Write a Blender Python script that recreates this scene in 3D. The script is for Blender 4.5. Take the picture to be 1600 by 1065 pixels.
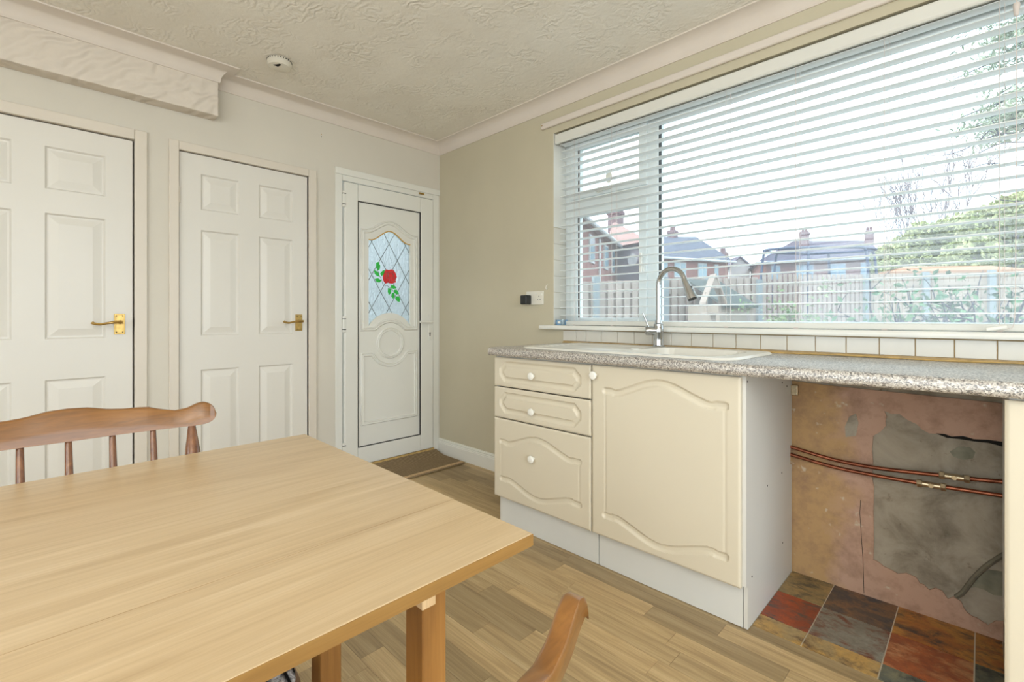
import bpy, bmesh, math, random
import numpy as np
from mathutils import Vector, Matrix

for o in list(bpy.data.objects):
    bpy.data.objects.remove(o, do_unlink=True)
S = bpy.context.scene
COL = S.collection
RNG = random.Random(7)
NP = np.random.default_rng(7)

# ------------------------------------------------------------------ camera
FPX, CX, CY = 739.0, 800.0, 495.3            # focal length and horizon in a 1600 x 1065 frame
CAM = Vector((3.04, -2.25, 1.067))
YAW = math.atan2(744, 739)
FW = (-math.cos(YAW), math.sin(YAW)); RT = (math.sin(YAW), math.cos(YAW))
cd = bpy.data.cameras.new('camera'); cam = bpy.data.objects.new('camera', cd); COL.objects.link(cam)
cd.sensor_width = 36; cd.sensor_fit = 'HORIZONTAL'; cd.lens = FPX / 1600 * 36
cd.shift_y = -(532.5 - CY) / 1600
cd.clip_start = .02; cd.clip_end = 400
cam.location = CAM
cam.rotation_euler = (math.pi / 2, 0, math.atan2(-FW[0], FW[1]))
S.camera = cam

# ------------------------------------------------------------------ world, sun, lamps, exposure
W = bpy.data.worlds.new('sky'); S.world = W; W.use_nodes = True
bg = W.node_tree.nodes['Background']
bg.inputs[0].default_value = (.80, .92, 1.0, 1); bg.inputs[1].default_value = 3.3
sd = bpy.data.lights.new('sun', 'SUN'); sd.energy = 2.2; sd.angle = math.radians(8); sd.color = (1, .95, .88)
so = bpy.data.objects.new('sun', sd); COL.objects.link(so); so.rotation_euler = (math.radians(52), 0, math.radians(-28))

def area(name, loc, rot, sx, sy, e, col=(1, 1, 1)):
    d = bpy.data.lights.new(name, 'AREA'); d.shape = 'RECTANGLE'; d.size = sx; d.size_y = sy; d.energy = e; d.color = col
    o = bpy.data.objects.new(name, d); COL.objects.link(o); o.location = loc; o.rotation_euler = rot
    return o
# added fill lights in made-up openings, behind the camera and at the left end
area('fill_behind_camera', (4.36, -2.3, 1.2), (0, math.radians(90), 0), 2.0, 2.6, 23, (.95, .98, 1.0))
area('fill_left_end', (2.6, -4.16, 1.3), (math.radians(90), 0, 0), 2.4, 1.7, 13, (.97, .985, 1.0))
# added upward fill light behind the camera, put in to brighten the ceiling
area('fill_ceiling', (3.75, -3.3, 1.55), (math.radians(180), 0, 0), .9, .9, 74, (.96, .985, 1.0))
V = S.view_settings
V.view_transform = 'Standard'; V.look = 'None'; V.gamma = 1; V.use_curve_mapping = False
V.exposure = 0.0

# ------------------------------------------------------------------ photo pixel -> place in the room
def ray(u, v):
    k = (u - CX) / FPX
    return (FW[0] + RT[0] * k, FW[1] + RT[1] * k, -(v - CY) / FPX)
def onx(u, v, x):
    r = ray(u, v); t = (x - CAM[0]) / r[0]; return (CAM[1] + t * r[1], CAM[2] + t * r[2])
def ony(u, v, y):
    r = ray(u, v); t = (y - CAM[1]) / r[1]; return (CAM[0] + t * r[0], CAM[2] + t * r[2])
def at(u, v, d):
    r = ray(u, v); return Vector((CAM[0] + d * r[0], CAM[1] + d * r[1], CAM[2] + d * r[2]))

# ------------------------------------------------------------------ objects
ORG = {}
def tag(o, label=None, cat=None, group=None, kind=None):
    if label: o['label'] = label
    if cat: o['category'] = cat
    if group: o['group'] = group
    if kind: o['kind'] = kind
    return o
def thing(name, label, cat, loc=(0, 0, 0), group=None, kind=None):
    o = bpy.data.objects.new(name, None); COL.objects.link(o); o.location = loc; o.empty_display_size = .1
    ORG[o.name] = Vector(loc)
    return tag(o, label, cat, group, kind)
def inst(name, me, parent, loc=(0, 0, 0), rot=(0, 0, 0), scale=(1, 1, 1)):
    o = bpy.data.objects.new(name, me); COL.objects.link(o)
    base = ORG[parent.name] if parent else Vector()
    o.parent = parent; o.location = Vector(loc) - base; o.rotation_euler = rot; o.scale = scale
    ORG[o.name] = Vector(loc)
    return o
def copy_tree(o, parent=None):
    c = o.copy(); COL.objects.link(c); c.parent = parent
    for ch in list(o.children): copy_tree(ch, c)
    return c

class MB:
    def __init__(s): s.v = []; s.f = []; s.m = []
    def add(s, vs, fs):
        b = len(s.v); s.v += [tuple(p) for p in vs]; s.f += [tuple(b + i for i in f) for f in fs]; return s
    def box(s, x0, x1, y0, y1, z0, z1):
        return s.add([(x0, y0, z0), (x1, y0, z0), (x1, y1, z0), (x0, y1, z0), (x0, y0, z1), (x1, y0, z1), (x1, y1, z1), (x0, y1, z1)],
                     [(0, 3, 2, 1), (4, 5, 6, 7), (0, 1, 5, 4), (1, 2, 6, 5), (2, 3, 7, 6), (3, 0, 4, 7)])
    def prism(s, poly, ax, a0, a1):
        # poly: points of the two other axes in order (y,z) / (x,z) / (x,y)
        def mk(p, a): return {'x': (a, p[0], p[1]), 'y': (p[0], a, p[1]), 'z': (p[0], p[1], a)}[ax]
        n = len(poly)
        return s.add([mk(p, a0) for p in poly] + [mk(p, a1) for p in poly],
                     [tuple(range(n - 1, -1, -1)), tuple(range(n, 2 * n))] + [(i, (i + 1) % n, n + (i + 1) % n, n + i) for i in range(n)])
    def tube(s, path, r, n=8, cap=True):
        P = [Vector(p) for p in path]; rs = r if isinstance(r, (list, tuple)) else [r] * len(P)
        b = len(s.v); T0 = (P[1] - P[0]).normalized()
        N = T0.cross(Vector((0, 0, 1)))
        if N.length < .05: N = T0.cross(Vector((0, 1, 0)))
        N.normalize()
        for i, p in enumerate(P):
            T = (P[min(i + 1, len(P) - 1)] - P[max(i - 1, 0)]).normalized()
            N = (N - T * N.dot(T)).normalized(); B = T.cross(N)
            for k in range(n):
                a = 2 * math.pi * k / n
                s.v.append(tuple(p + (N * math.cos(a) + B * math.sin(a)) * rs[i]))
        for i in range(len(P) - 1):
            for k in range(n):
                s.f.append((b + i * n + k, b + i * n + (k + 1) % n, b + (i + 1) * n + (k + 1) % n, b + (i + 1) * n + k))
        if cap:
            s.f.append(tuple(b + k for k in range(n - 1, -1, -1))); e = b + (len(P) - 1) * n
            s.f.append(tuple(e + k for k in range(n)))
        return s
    def lathe(s, prof, c=(0, 0, 0), d=(0, 0, 1), n=24):
        # prof: (radius, distance along d)
        D = Vector(d).normalized(); A = D.cross(Vector((0, 0, 1)))
        if A.length < .05: A = Vector((1, 0, 0))
        A.normalize(); B = D.cross(A); C = Vector(c); b = len(s.v)
        for r, h in prof:
            for k in range(n):
                a = 2 * math.pi * k / n; s.v.append(tuple(C + D * h + (A * math.cos(a) + B * math.sin(a)) * r))
        for i in range(len(prof) - 1):
            for k in range(n):
                s.f.append((b + i * n + k, b + i * n + (k + 1) % n, b + (i + 1) * n + (k + 1) % n, b + (i + 1) * n + k))
        s.f.append(tuple(b + k for k in range(n - 1, -1, -1))); e = b + (len(prof) - 1) * n
        s.f.append(tuple(e + k for k in range(n)))
        return s
    def sweep(s, path, prof, mp, closed=False):
        # path: 2d points in a plane; prof: (offset across, height); mp(p, q, h) -> 3d
        n = len(path); b = len(s.v); m = len(prof)
        for i, p in enumerate(path):
            a = Vector(path[(i - 1) % n] if (closed or i) else path[i]); c = Vector(path[(i + 1) % n] if (closed or i < n - 1) else path[i])
            p = Vector(p)
            t0 = (p - a); t1 = (c - p)
            t0 = t0.normalized() if t0.length > 1e-9 else t1.normalized()
            t1 = t1.normalized() if t1.length > 1e-9 else t0
            t = (t0 + t1).normalized(); nn = Vector((-t[1], t[0]))
            k = 1 / max(.4, abs(nn.dot(Vector((-t0[1], t0[0])))))
            for o, h in prof:
                q = p + nn * o * k; s.v.append(tuple(mp(q[0], q[1], h)))
        for i in range(n if closed else n - 1):
            j = (i + 1) % n
            for q in range(m - 1):
                s.f.append((b + i * m + q, b + j * m + q, b + j * m + q + 1, b + i * m + q + 1))
        if not closed:
            s.f.append(tuple(b + q for q in range(m))); s.f.append(tuple(b + (n - 1) * m + q for q in range(m - 1, -1, -1)))
        return s
    def build(s, name, mat, parent=None, smooth=False, bevel=0, seg=2, org=None, loc_base=True):
        me = bpy.data.meshes.new(name)
        if parent is not None: o0 = ORG[parent.name]
        elif org is not None: o0 = Vector(org)
        else:
            a = np.array(s.v); o0 = Vector(((a[:, 0].min() + a[:, 0].max()) / 2, (a[:, 1].min() + a[:, 1].max()) / 2, a[:, 2].min()))
        me.from_pydata([(p[0] - o0[0], p[1] - o0[1], p[2] - o0[2]) for p in s.v], [], s.f)
        bm = bmesh.new(); bm.from_mesh(me)
        bmesh.ops.recalc_face_normals(bm, faces=bm.faces)
        if bevel:
            ed = [e for e in bm.edges if len(e.link_faces) == 2 and e.calc_face_angle(0) > .5]
            bmesh.ops.bevel(bm, geom=ed, offset=bevel, segments=seg, affect='EDGES', profile=.5, clamp_overlap=True)
        bm.to_mesh(me); bm.free()
        if smooth:
            me.polygons.foreach_set('use_smooth', [True] * len(me.polygons))
            try: me.set_sharp_from_angle(angle=math.radians(35 if smooth is True else smooth))
            except Exception: pass
        me.materials.append(mat)
        o = bpy.data.objects.new(name, me); COL.objects.link(o)
        if parent is not None: o.parent = parent
        else: o.location = o0
        ORG[o.name] = Vector(o0)
        return o

def spline(pts, n=8):
    out = []
    P = [Vector(p) for p in pts]
    for i in range(len(P) - 1):
        a = P[max(i - 1, 0)]; b = P[i]; c = P[i + 1]; d = P[min(i + 2, len(P) - 1)]
        for k in range(n):
            t = k / n
            out.append(.5 * ((2 * b) + (c - a) * t + (2 * a - 5 * b + 4 * c - d) * t * t + (3 * b - a - 3 * c + d) * t ** 3))
    out.append(P[-1]); return out

# ------------------------------------------------------------------ materials
MATS = {}
def lin(c): return tuple(((x / 255) / 12.92 if x / 255 <= .04045 else ((x / 255 + .055) / 1.055) ** 2.4) for x in c)
class M:
    def __init__(s, name):
        s.m = bpy.data.materials.new(name); s.m.use_nodes = True; s.t = s.m.node_tree; s.n = s.t.nodes; s.b = s.n['Principled BSDF']
    def node(s, ty, **k):
        n = s.n.new(ty)
        for a, b in k.items():
            if a.startswith('i_'): n.inputs[a[2:].replace('_', ' ')].default_value = b
            else: setattr(n, a, b)
        return n
    def l(s, a, b): s.t.links.new(a, b)
    def pos(s, scale=(1, 1, 1), rnd=0):
        g = s.node('ShaderNodeNewGeometry').outputs['Position']
        if rnd:
            oi = s.node('ShaderNodeObjectInfo'); mu = s.node('ShaderNodeMath', operation='MULTIPLY'); mu.inputs[1].default_value = rnd
            s.l(oi.outputs['Random'], mu.inputs[0]); ad = s.node('ShaderNodeVectorMath', operation='ADD'); s.l(g, ad.inputs[0]); s.l(mu.outputs[0], ad.inputs[1]); g = ad.outputs[0]
        mp = s.node('ShaderNodeMapping'); mp.inputs['Scale'].default_value = scale; s.l(g, mp.inputs[0]); return mp.outputs[0]
    def noise(s, vec, scale, detail=4, rough=.5, dist=0):
        n = s.node('ShaderNodeTexNoise'); n.inputs['Scale'].default_value = scale; n.inputs['Detail'].default_value = detail
        n.inputs['Roughness'].default_value = rough; n.inputs['Distortion'].default_value = dist; s.l(vec, n.inputs['Vector']); return n.outputs[0]
    def ramp(s, fac, stops, interp='LINEAR'):
        r = s.node('ShaderNodeValToRGB'); e = r.color_ramp.elements; r.color_ramp.interpolation = interp
        while len(e) < len(stops): e.new(.5)
        for i, (p, c) in enumerate(stops):
            e[i].position = p; e[i].color = (*c, 1) if len(c) == 3 else c
        s.l(fac, r.inputs[0]); return r.outputs[0]
    def mix(s, fac, a, b, mode='MIX'):
        x = s.node('ShaderNodeMix', data_type='RGBA', blend_type=mode)
        for sock, val in ((x.inputs[0], fac), (x.inputs[6], a), (x.inputs[7], b)):
            if hasattr(val, 'links') or isinstance(val, bpy.types.NodeSocket): s.l(val, sock)
            elif isinstance(val, (int, float)): sock.default_value = val
            else: sock.default_value = (*val, 1)
        return x.outputs[2]
    def col(s, c):
        if isinstance(c, bpy.types.NodeSocket): s.l(c, s.b.inputs['Base Color'])
        else: s.b.inputs['Base Color'].default_value = (*c, 1)
        return s
    def rough(s, r, spec=.5, metal=0, coat=0):
        s.b.inputs['Roughness'].default_value = r; s.b.inputs['Specular IOR Level'].default_value = spec; s.b.inputs['Metallic'].default_value = metal
        s.b.inputs['Coat Weight'].default_value = coat; return s
    def bump(s, h, strength=.3, dist=.002):
        b = s.node('ShaderNodeBump'); b.inputs['Strength'].default_value = strength; b.inputs['Distance'].default_value = dist
        s.l(h, b.inputs['Height']); s.l(b.outputs[0], s.b.inputs['Normal']); return s

OUTDOOR = {'brick_red', 'render_lilac', 'roof_pink', 'roof_slate', 'roof_plum', 'chimney_brick', 'house_white', 'far_glass', 'far_frame', 'fence_board', 'fence_post', 'fence_close', 'trampoline_dark', 'shed_felt', 'shed_timber', 'bird_timber', 'bark_dark', 'bark_pale', 'lawn_green'}
def plain(name, rgb, rough=.5, spec=.5, metal=0, var=.04, vs=6, bump=0, bs=60):
    m = M(name); c = lin(rgb)
    if name in OUTDOOR: c = tuple(x * .55 for x in c)
    n = m.noise(m.pos(), vs, 4)
    m.col(m.ramp(n, [(.3, tuple(x * (1 - var) for x in c)), (.7, tuple(min(1, x * (1 + var)) for x in c))])).rough(rough, spec, metal)
    if bump: m.bump(m.noise(m.pos(), bs, 3), bump)
    MATS[name] = m.m; return m.m

def wood(name, cs, axis, scale=3, stretch=14, rough=.4, rnd=0, spec=.5, grain=.35, randv=0, coat=0, bump=.08):
    m = M(name); st = {'x': (1, stretch, stretch), 'y': (stretch, 1, stretch), 'z': (stretch, stretch, 1)}[axis]
    p = m.pos(st, rnd); n = m.noise(p, scale, 6, .6, .8)
    c = m.ramp(n, [(.25, lin(cs[0])), (.5, lin(cs[1])), (.75, lin(cs[2]))])
    st2 = tuple(x * 1 if x == 1 else x * 5 for x in st)
    f = m.noise(m.pos(st2, rnd), scale * 1.5, 3, .7)
    c = m.mix(grain, c, m.ramp(f, [(.35, (.55, .5, .45)), (.6, (1, 1, 1))]), 'MULTIPLY')
    if randv:
        oi = m.node('ShaderNodeObjectInfo'); r = m.ramp(oi.outputs['Random'], [(0, (1 - randv,) * 3), (.5, (1, 1, 1)), (1, (1 + randv * .6, 1 + randv * .55, 1 + randv * .5))])
        c = m.mix(1.0, c, r, 'MULTIPLY')
    m.col(c).rough(rough, spec, 0, coat).bump(f, bump, .001); MATS[name] = m.m; return m.m

plain('wall_paint', (199, 191, 168), .7, .3, var=.035, vs=2.2, bump=.12, bs=90)
plain('wall_white', (216, 210, 198), .7, .3, var=.03, vs=2.0, bump=.15, bs=80)
plain('white_gloss', (226, 222, 214), .35, .5, var=.012, vs=3)
plain('architrave_white', (222, 213, 200), .4, .5, var=.015, vs=3)
plain('upvc', (232, 231, 224), .25, .5, var=.008)
plain('upvc_window', (234, 240, 240), .25, .5, var=.01)
plain('coving_white', (222, 212, 202), .6, .3, var=.02)
plain('gasket', (38, 38, 36), .6)
plain('black_plastic', (30, 33, 36), .35)
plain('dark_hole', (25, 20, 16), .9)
plain('cream_front', (216, 206, 185), .42, .45, var=.012, vs=3)
plain('carcass_white', (214, 212, 206), .45, .4, var=.02, vs=4)
plain('plinth_white', (216, 216, 212), .4, .4, var=.015)
plain('knob_white', (238, 236, 228), .25)
plain('sink_white', (232, 229, 220), .22, .5, var=.01)
plain('tile_cream', (216, 212, 202), .18, .5, var=.03, vs=9)
plain('grout', (186, 160, 118), .9, .1, var=.15, vs=40)
plain('sealant', (196, 164, 104), .6, .3, var=.2, vs=30)
plain('sill_white', (232, 231, 224), .25)
plain('slat_white', (240, 243, 243), .35, .5, var=.01)
plain('valance_white', (224, 223, 216), .4, .4, var=.02)
plain('cord', (220, 210, 205), .8)
plain('chrome', (188, 190, 192), .07, .5, 1.0, var=.01)
plain('brass', (184, 152, 92), .28, .5, 1.0, var=.15, vs=60)
plain('copper', (140, 84, 62), .32, .5, .9, var=.35, vs=40)
plain('nickel', (196, 180, 150), .3, .5, .9, var=.2, vs=60)
plain('lead', (120, 124, 122), .45, .5, .6)
plain('rose_red', (226, 52, 58), .3, var=.18, vs=30)
plain('leaf_green', (52, 196, 76), .3, var=.12, vs=30)
plain('gold_edge', (205, 160, 70), .4)
plain('socket_white', (232, 228, 216), .3)
plain('alarm_white', (222, 216, 202), .45)
plain('mint_patch', (134, 132, 116), .9, .2, var=.25, vs=25, bump=.5)
plain('cable_grey', (112, 106, 90), .8, var=.2, vs=30)
plain('brick_red', (186, 140, 134), .9, .1, var=.12, vs=3)
plain('render_lilac', (176, 168, 180), .9, .1, var=.05, vs=2)
plain('roof_pink', (214, 178, 172), .9, .1, var=.08, vs=1.5)
plain('roof_slate', (126, 132, 150), .85, .2, var=.1, vs=1.2)
plain('roof_plum', (132, 122, 140), .85, .2, var=.1, vs=1.2)
plain('chimney_brick', (160, 134, 140), .9, .1, var=.12, vs=4)
plain('house_white', (232, 226, 224), .8, .1)
plain('far_glass', (176, 206, 220), .15, .5, var=.1, vs=1)
plain('far_frame', (238, 240, 242), .5)
plain('fence_board', (214, 198, 188), .85, .1, var=.1, vs=5)
plain('fence_post', (176, 188, 194), .85, .1, var=.06)
plain('fence_close', (206, 192, 178), .85, .1, var=.1, vs=5)
plain('trampoline_dark', (72, 92, 128), .6)
plain('shed_felt', (112, 120, 118), .95, .1, var=.2, vs=3)
plain('shed_timber', (206, 160, 128), .85, .1, var=.12)
plain('bird_timber', (150, 152, 156), .8, .2, var=.1)
plain('bark_dark', (76, 80, 100), .9, .1, var=.2, vs=20)
plain('bark_pale', (176, 166, 176), .9, .1, var=.15, vs=20)
plain('lawn_green', (176, 178, 172), .95, .1, var=.2, vs=1)
plain('card_blue', (120, 160, 196), .5, var=.5, vs=60)
plain('seat_pink', (206, 186, 178), .4)
wood('table_wood', [(178, 152, 116), (192, 167, 131), (203, 180, 146)], 'y', 2.2, 16, .30, grain=.22, bump=.03)
wood('table_edge_wood', [(134, 98, 50), (152, 114, 60), (162, 126, 72)], 'y', 3, 12, .4, grain=.2)
wood('table_leg_wood', [(128, 86, 40), (150, 103, 49), (160, 114, 58)], 'z', 3, 12, .4, grain=.25)
wood('block_wood', [(206, 170, 122), (220, 186, 140), (226, 196, 152)], 'z', 5, 8, .6)
wood('chair_wood', [(100, 64, 28), (130, 85, 37), (148, 101, 48)], 'y', 5, 8, .32, grain=.3, coat=.35, bump=.005)
wood('spindle_wood', [(84, 52, 36), (120, 78, 52), (146, 98, 62)], 'z', 8, 6, .25, grain=.3, coat=.5)
wood('floor_wood', [(156, 131, 94), (187, 161, 118), (204, 180, 138)], 'x', 2.4, 13, .42, rnd=37, grain=.45, randv=.3, bump=.1)
wood('threshold_wood', [(150, 124, 90), (178, 152, 114), (190, 166, 128)], 'x', 2.4, 13, .5)

def leafmat(name, a, b):
    m = M(name); n = m.noise(m.pos(), 2.5, 3); m.col(m.ramp(n, [(.3, tuple(x * .6 for x in lin(a))), (.7, tuple(x * .6 for x in lin(b)))])).rough(.7, .2); MATS[name] = m.m
leafmat('hedge_leaf', (172, 186, 120), (224, 226, 174))
leafmat('shrub_leaf', (120, 160, 110), (190, 206, 160))
leafmat('bush_leaf', (70, 120, 96), (120, 164, 118))
leafmat('conifer_leaf', (186, 206, 186), (222, 232, 200))

# painted ceiling with swirled plaster relief
m = M('ceiling_plaster'); p = m.pos()
n1 = m.noise(p, 3.2, 2, .5, 1.0)
wv = m.node('ShaderNodeTexWave', wave_type='RINGS'); wv.inputs['Scale'].default_value = 16; wv.inputs['Distortion'].default_value = 14
wv.inputs['Detail'].default_value = 3; wv.inputs['Detail Scale'].default_value = .9; m.l(p, wv.inputs['Vector'])
msk = m.ramp(m.noise(p, 5, 2), [(.42, (0, 0, 0)), (.6, (1, 1, 1))])
hh = m.mix(msk, m.noise(p, 24, 4, .6), wv.outputs[1])
m.col(m.ramp(n1, [(.3, lin((232, 226, 215))), (.7, lin((238, 233, 223)))])).rough(.75, .2).bump(hh, .5, .006)
MATS['ceiling_plaster'] = m.m
m = M('beam_plaster'); p = m.pos()
wv = m.node('ShaderNodeTexWave', wave_type='RINGS'); wv.inputs['Scale'].default_value = 5; wv.inputs['Distortion'].default_value = 9; m.l(p, wv.inputs['Vector'])
m.col(lin((222, 212, 200))).rough(.6, .3).bump(m.mix(.5, wv.outputs[1], m.noise(p, 14, 3)), 1.0, .014); MATS['beam_plaster'] = m.m

# speckled laminate worktop
m = M('worktop_granite'); p = m.pos()
v1 = m.node('ShaderNodeTexVoronoi'); v1.inputs['Scale'].default_value = 300; m.l(p, v1.inputs['Vector'])
sep = m.node('ShaderNodeSeparateColor'); m.l(v1.outputs['Color'], sep.inputs[0])
c = m.ramp(sep.outputs[0], [(0, lin((54, 50, 48))), (.13, lin((84, 76, 72))), (.2, lin((136, 126, 118))), (.42, lin((178, 170, 160))), (.7, lin((200, 194, 186))), (.92, lin((224, 220, 212)))], 'CONSTANT')
m.col(c).rough(.55, 1.0); m.b.inputs['Coat Weight'].default_value = 1; m.b.inputs['Coat Roughness'].default_value = .48; m.b.inputs['Coat IOR'].default_value = 2.3; MATS['worktop_granite'] = m.m

# slate-look floor tiles: each kind its own tints
def slate(name, c1, c2, c3, off):
    m = M(name)
    def P_(sc): 
        mp = m.node('ShaderNodeMapping'); mp.inputs['Scale'].default_value = sc; mp.inputs['Location'].default_value = (off, off * .7, 0); m.l(m.node('ShaderNodeNewGeometry').outputs['Position'], mp.inputs[0]); return mp.outputs[0]
    c = m.mix(m.ramp(m.noise(P_((1, 1.5, 1)), 8, 5, .62, .9), [(.42, (0, 0, 0)), (.58, (1, 1, 1))]), lin(c1), lin(c2))
    c = m.mix(m.ramp(m.noise(P_((1.2, 2.0, 1)), 9, 8, .72, .35), [(.48, (0, 0, 0)), (.62, (1, 1, 1))]), c, lin(c3))
    c = m.mix(m.ramp(m.noise(P_((1, 1, 1)), 60, 4, .7), [(.3, (.75, .75, .75)), (.7, (0, 0, 0))]), c, m.mix(.5, c, (.03, .028, .025)))
    m.col(c).rough(.38, .5).bump(m.noise(P_((1, 1, 1)), 34, 5), .25, .003); MATS[name] = m.m
slate('slate_red', (178, 82, 44), (150, 70, 42), (92, 78, 72), 1)
slate('slate_olive', (150, 130, 92), (176, 146, 96), (86, 78, 66), 5)
slate('slate_dark', (92, 80, 72), (140, 104, 74), (60, 68, 76), 9)
slate('slate_grey', (136, 130, 116), (150, 146, 132), (118, 64, 44), 13)
slate('slate_gold', (198, 140, 66), (176, 108, 52), (74, 64, 56), 17)
slate('slate_yellow', (196, 156, 90), (176, 150, 104), (110, 84, 58), 21)
slate('slate_rust', (176, 96, 54), (150, 78, 46), (196, 140, 96), 25)
slate('slate_teal', (96, 100, 90), (130, 126, 100), (60, 62, 60), 29)

# bare plaster: ochre to pink with scuffs
m = M('bare_plaster'); p = m.pos()
sx = m.node('ShaderNodeSeparateXYZ'); m.l(p, sx.inputs[0])
ad = m.node('ShaderNodeMath', operation='ADD'); m.l(sx.outputs[0], ad.inputs[0])
nn = m.node('ShaderNodeMath', operation='MULTIPLY'); nn.inputs[1].default_value = .32; m.l(m.noise(p, 7, 5, .6), nn.inputs[0]); m.l(nn.outputs[0], ad.inputs[1])
f = m.node('ShaderNodeMapRange'); f.inputs['From Min'].default_value = 2.76; f.inputs['From Max'].default_value = 2.86; m.l(ad.outputs[0], f.inputs[0])
c = m.mix(f.outputs[0], lin((184, 150, 108)), lin((190, 156, 136)))
c = m.mix(m.ramp(m.noise(p, 11, 6, .7), [(.46, (0, 0, 0)), (.72, (.75, .75, .75))]), c, lin((142, 112, 94)))
c = m.mix(m.ramp(m.noise(p, 24, 3), [(.66, (0, 0, 0)), (.72, (.8, .8, .8))]), c, lin((200, 186, 164)))
m.col(c).rough(.9, .15).bump(m.noise(p, 40, 5, .7), .4, .003); MATS['bare_plaster'] = m.m
m = M('bare_cement'); p = m.pos()
c = m.ramp(m.noise(p, 6, 7, .65, .4), [(.28, lin((112, 102, 88))), (.5, lin((162, 152, 136))), (.72, lin((184, 174, 158)))])
c = m.mix(m.ramp(m.noise(p, 16, 4, .7), [(.62, (0, 0, 0)), (.72, (.7, .7, .7))]), c, lin((86, 62, 48)))
m.col(c).rough(.9, .15).bump(m.noise(p, 50, 5, .7), .5, .003); MATS['bare_cement'] = m.m

# woven door mat and striped seat cushion
m = M('mat_weave'); wv = m.node('ShaderNodeTexWave', bands_direction='X'); wv.inputs['Scale'].default_value = 22; wv.inputs['Distortion'].default_value = 1.5; m.l(m.pos(), wv.inputs['Vector'])
c = m.mix(m.noise(m.pos((1, .4, 1)), 140, 2), m.ramp(wv.outputs[0], [(.1, lin((124, 106, 80))), (.5, lin((158, 136, 106))), (.9, lin((180, 156, 124)))]), lin((122, 104, 80)))
m.col(c).rough(.95, .1).bump(m.noise(m.pos((1, .4, 1)), 160, 2), .8, .004); MATS['mat_weave'] = m.m
m = M('cushion_weave'); p = m.pos(); sx = m.node('ShaderNodeSeparateXYZ'); m.l(p, sx.inputs[0])
wob = m.node('ShaderNodeMath', operation='MULTIPLY_ADD'); wob.inputs[1].default_value = .006; m.l(m.noise(p, 130, 1), wob.inputs[0]); m.l(sx.outputs[1], wob.inputs[2])
mr = m.node('ShaderNodeMath', operation='PINGPONG'); mr.inputs[1].default_value = .05; m.l(wob.outputs[0], mr.inputs[0])
c = m.ramp(m.noise(p, 170, 2), [(.35, lin((150, 148, 150))), (.65, lin((228, 226, 226)))])
st = m.node('ShaderNodeTexWave', bands_direction='Y'); st.inputs['Scale'].default_value = 11; m.l(p, st.inputs['Vector'])
c = m.mix(m.ramp(mr.outputs[0], [(.018, (1, 1, 1)), (.02, (0, 0, 0)), (.028, (0, 0, 0)), (.03, (1, 1, 1)), (.038, (1, 1, 1)), (.04, (0, 0, 0))]), c, lin((28, 26, 26)))
m.col(c).rough(.95, .1).bump(m.noise(p, 170, 2), .9, .005); MATS['cushion_weave'] = m.m

def glass(name, tint=(1, 1, 1), refl=.06, veil=0):
    m = bpy.data.materials.new(name); m.use_nodes = True; t = m.node_tree; n = t.nodes; n.remove(n['Principled BSDF'])
    tr = n.new('ShaderNodeBsdfTransparent'); tr.inputs[0].default_value = (*tint, 1); gl = n.new('ShaderNodeBsdfGlossy'); gl.inputs['Roughness'].default_value = .02
    mx = n.new('ShaderNodeMixShader'); mx.inputs[0].default_value = refl
    if veil:                              # milky film put into the shader to imitate haze over the view
        tl = n.new('ShaderNodeBsdfTranslucent'); tl.inputs[0].default_value = (.95, .97, 1, 1); m2 = n.new('ShaderNodeMixShader'); m2.inputs[0].default_value = veil
        t.links.new(tr.outputs[0], m2.inputs[1]); t.links.new(tl.outputs[0], m2.inputs[2]); tr = m2
    t.links.new(tr.outputs[0], mx.inputs[1]); t.links.new(gl.outputs[0], mx.inputs[2]); t.links.new(mx.outputs[0], n['Material Output'].inputs[0])
    MATS[name] = m
glass('pane_glass', (.97, .99, .99), .04, veil=.055)
glass('net_haze', (.78, .82, .88), .02)
glass('clear_glass', (.9, .94, .95), .15)
m = M('obscure_glass'); m.col(lin((222, 234, 236))).rough(.28, .5); m.b.inputs['Transmission Weight'].default_value = .8; m.b.inputs['IOR'].default_value = 1.35
m.bump(m.noise(m.pos((1, 3, 1)), 20, 5, .65, 1.8), 1.0, .03); MATS['obscure_glass'] = m.m

# =================================================================== ROOM SHELL
CEIL = 2.42; RX = 4.4; RY = -4.2
# --- window wall (right in the photo), plane y = 0
WX0, WX1, WZ0, WZ1 = 1.165, 3.62, 1.0, 2.2
b = MB(); b.box(-.25, WX0, 0, .28, -.1, 2.6); b.box(WX0, WX1, 0, .28, -.1, WZ0); b.box(WX0, WX1, 0, .28, WZ1, 2.6); b.box(WX1, RX + .2, 0, .28, -.1, 2.6)
wall_right = b.build('wall_right', MATS['wall_paint']); tag(wall_right, 'beige painted kitchen wall with the wide blind-covered window', 'wall', kind='structure')
# --- door wall, plane x = 0
D1 = (-2.672, -1.899); D2 = (-1.713, -1.030); D3 = (-.852, -.004)
b = MB()
for y0, y1 in ((RY, D1[0]), (D1[1], D2[0]), (D2[1], D3[0])): b.box(-.1, 0, y0, y1, -.1, 2.6)
b.box(-.1, 0, D1[0], D1[1], 1.965, 2.6); b.box(-.1, 0, D2[0], D2[1], 1.965, 2.6); b.box(-.1, 0, D3[0], 0, 2.062, 2.6)
b.box(-.2, -.1, RY, D3[0], -.1, 2.6); b.box(-.2, -.1, D3[0], 0, 2.062, 2.6); b.box(-.1, 0, D3[1], 0, -.1, 2.062)
wall_back = b.build('wall_back', MATS['wall_white']); tag(wall_back, 'pale wall holding the three white doors', 'wall', kind='structure')
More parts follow.
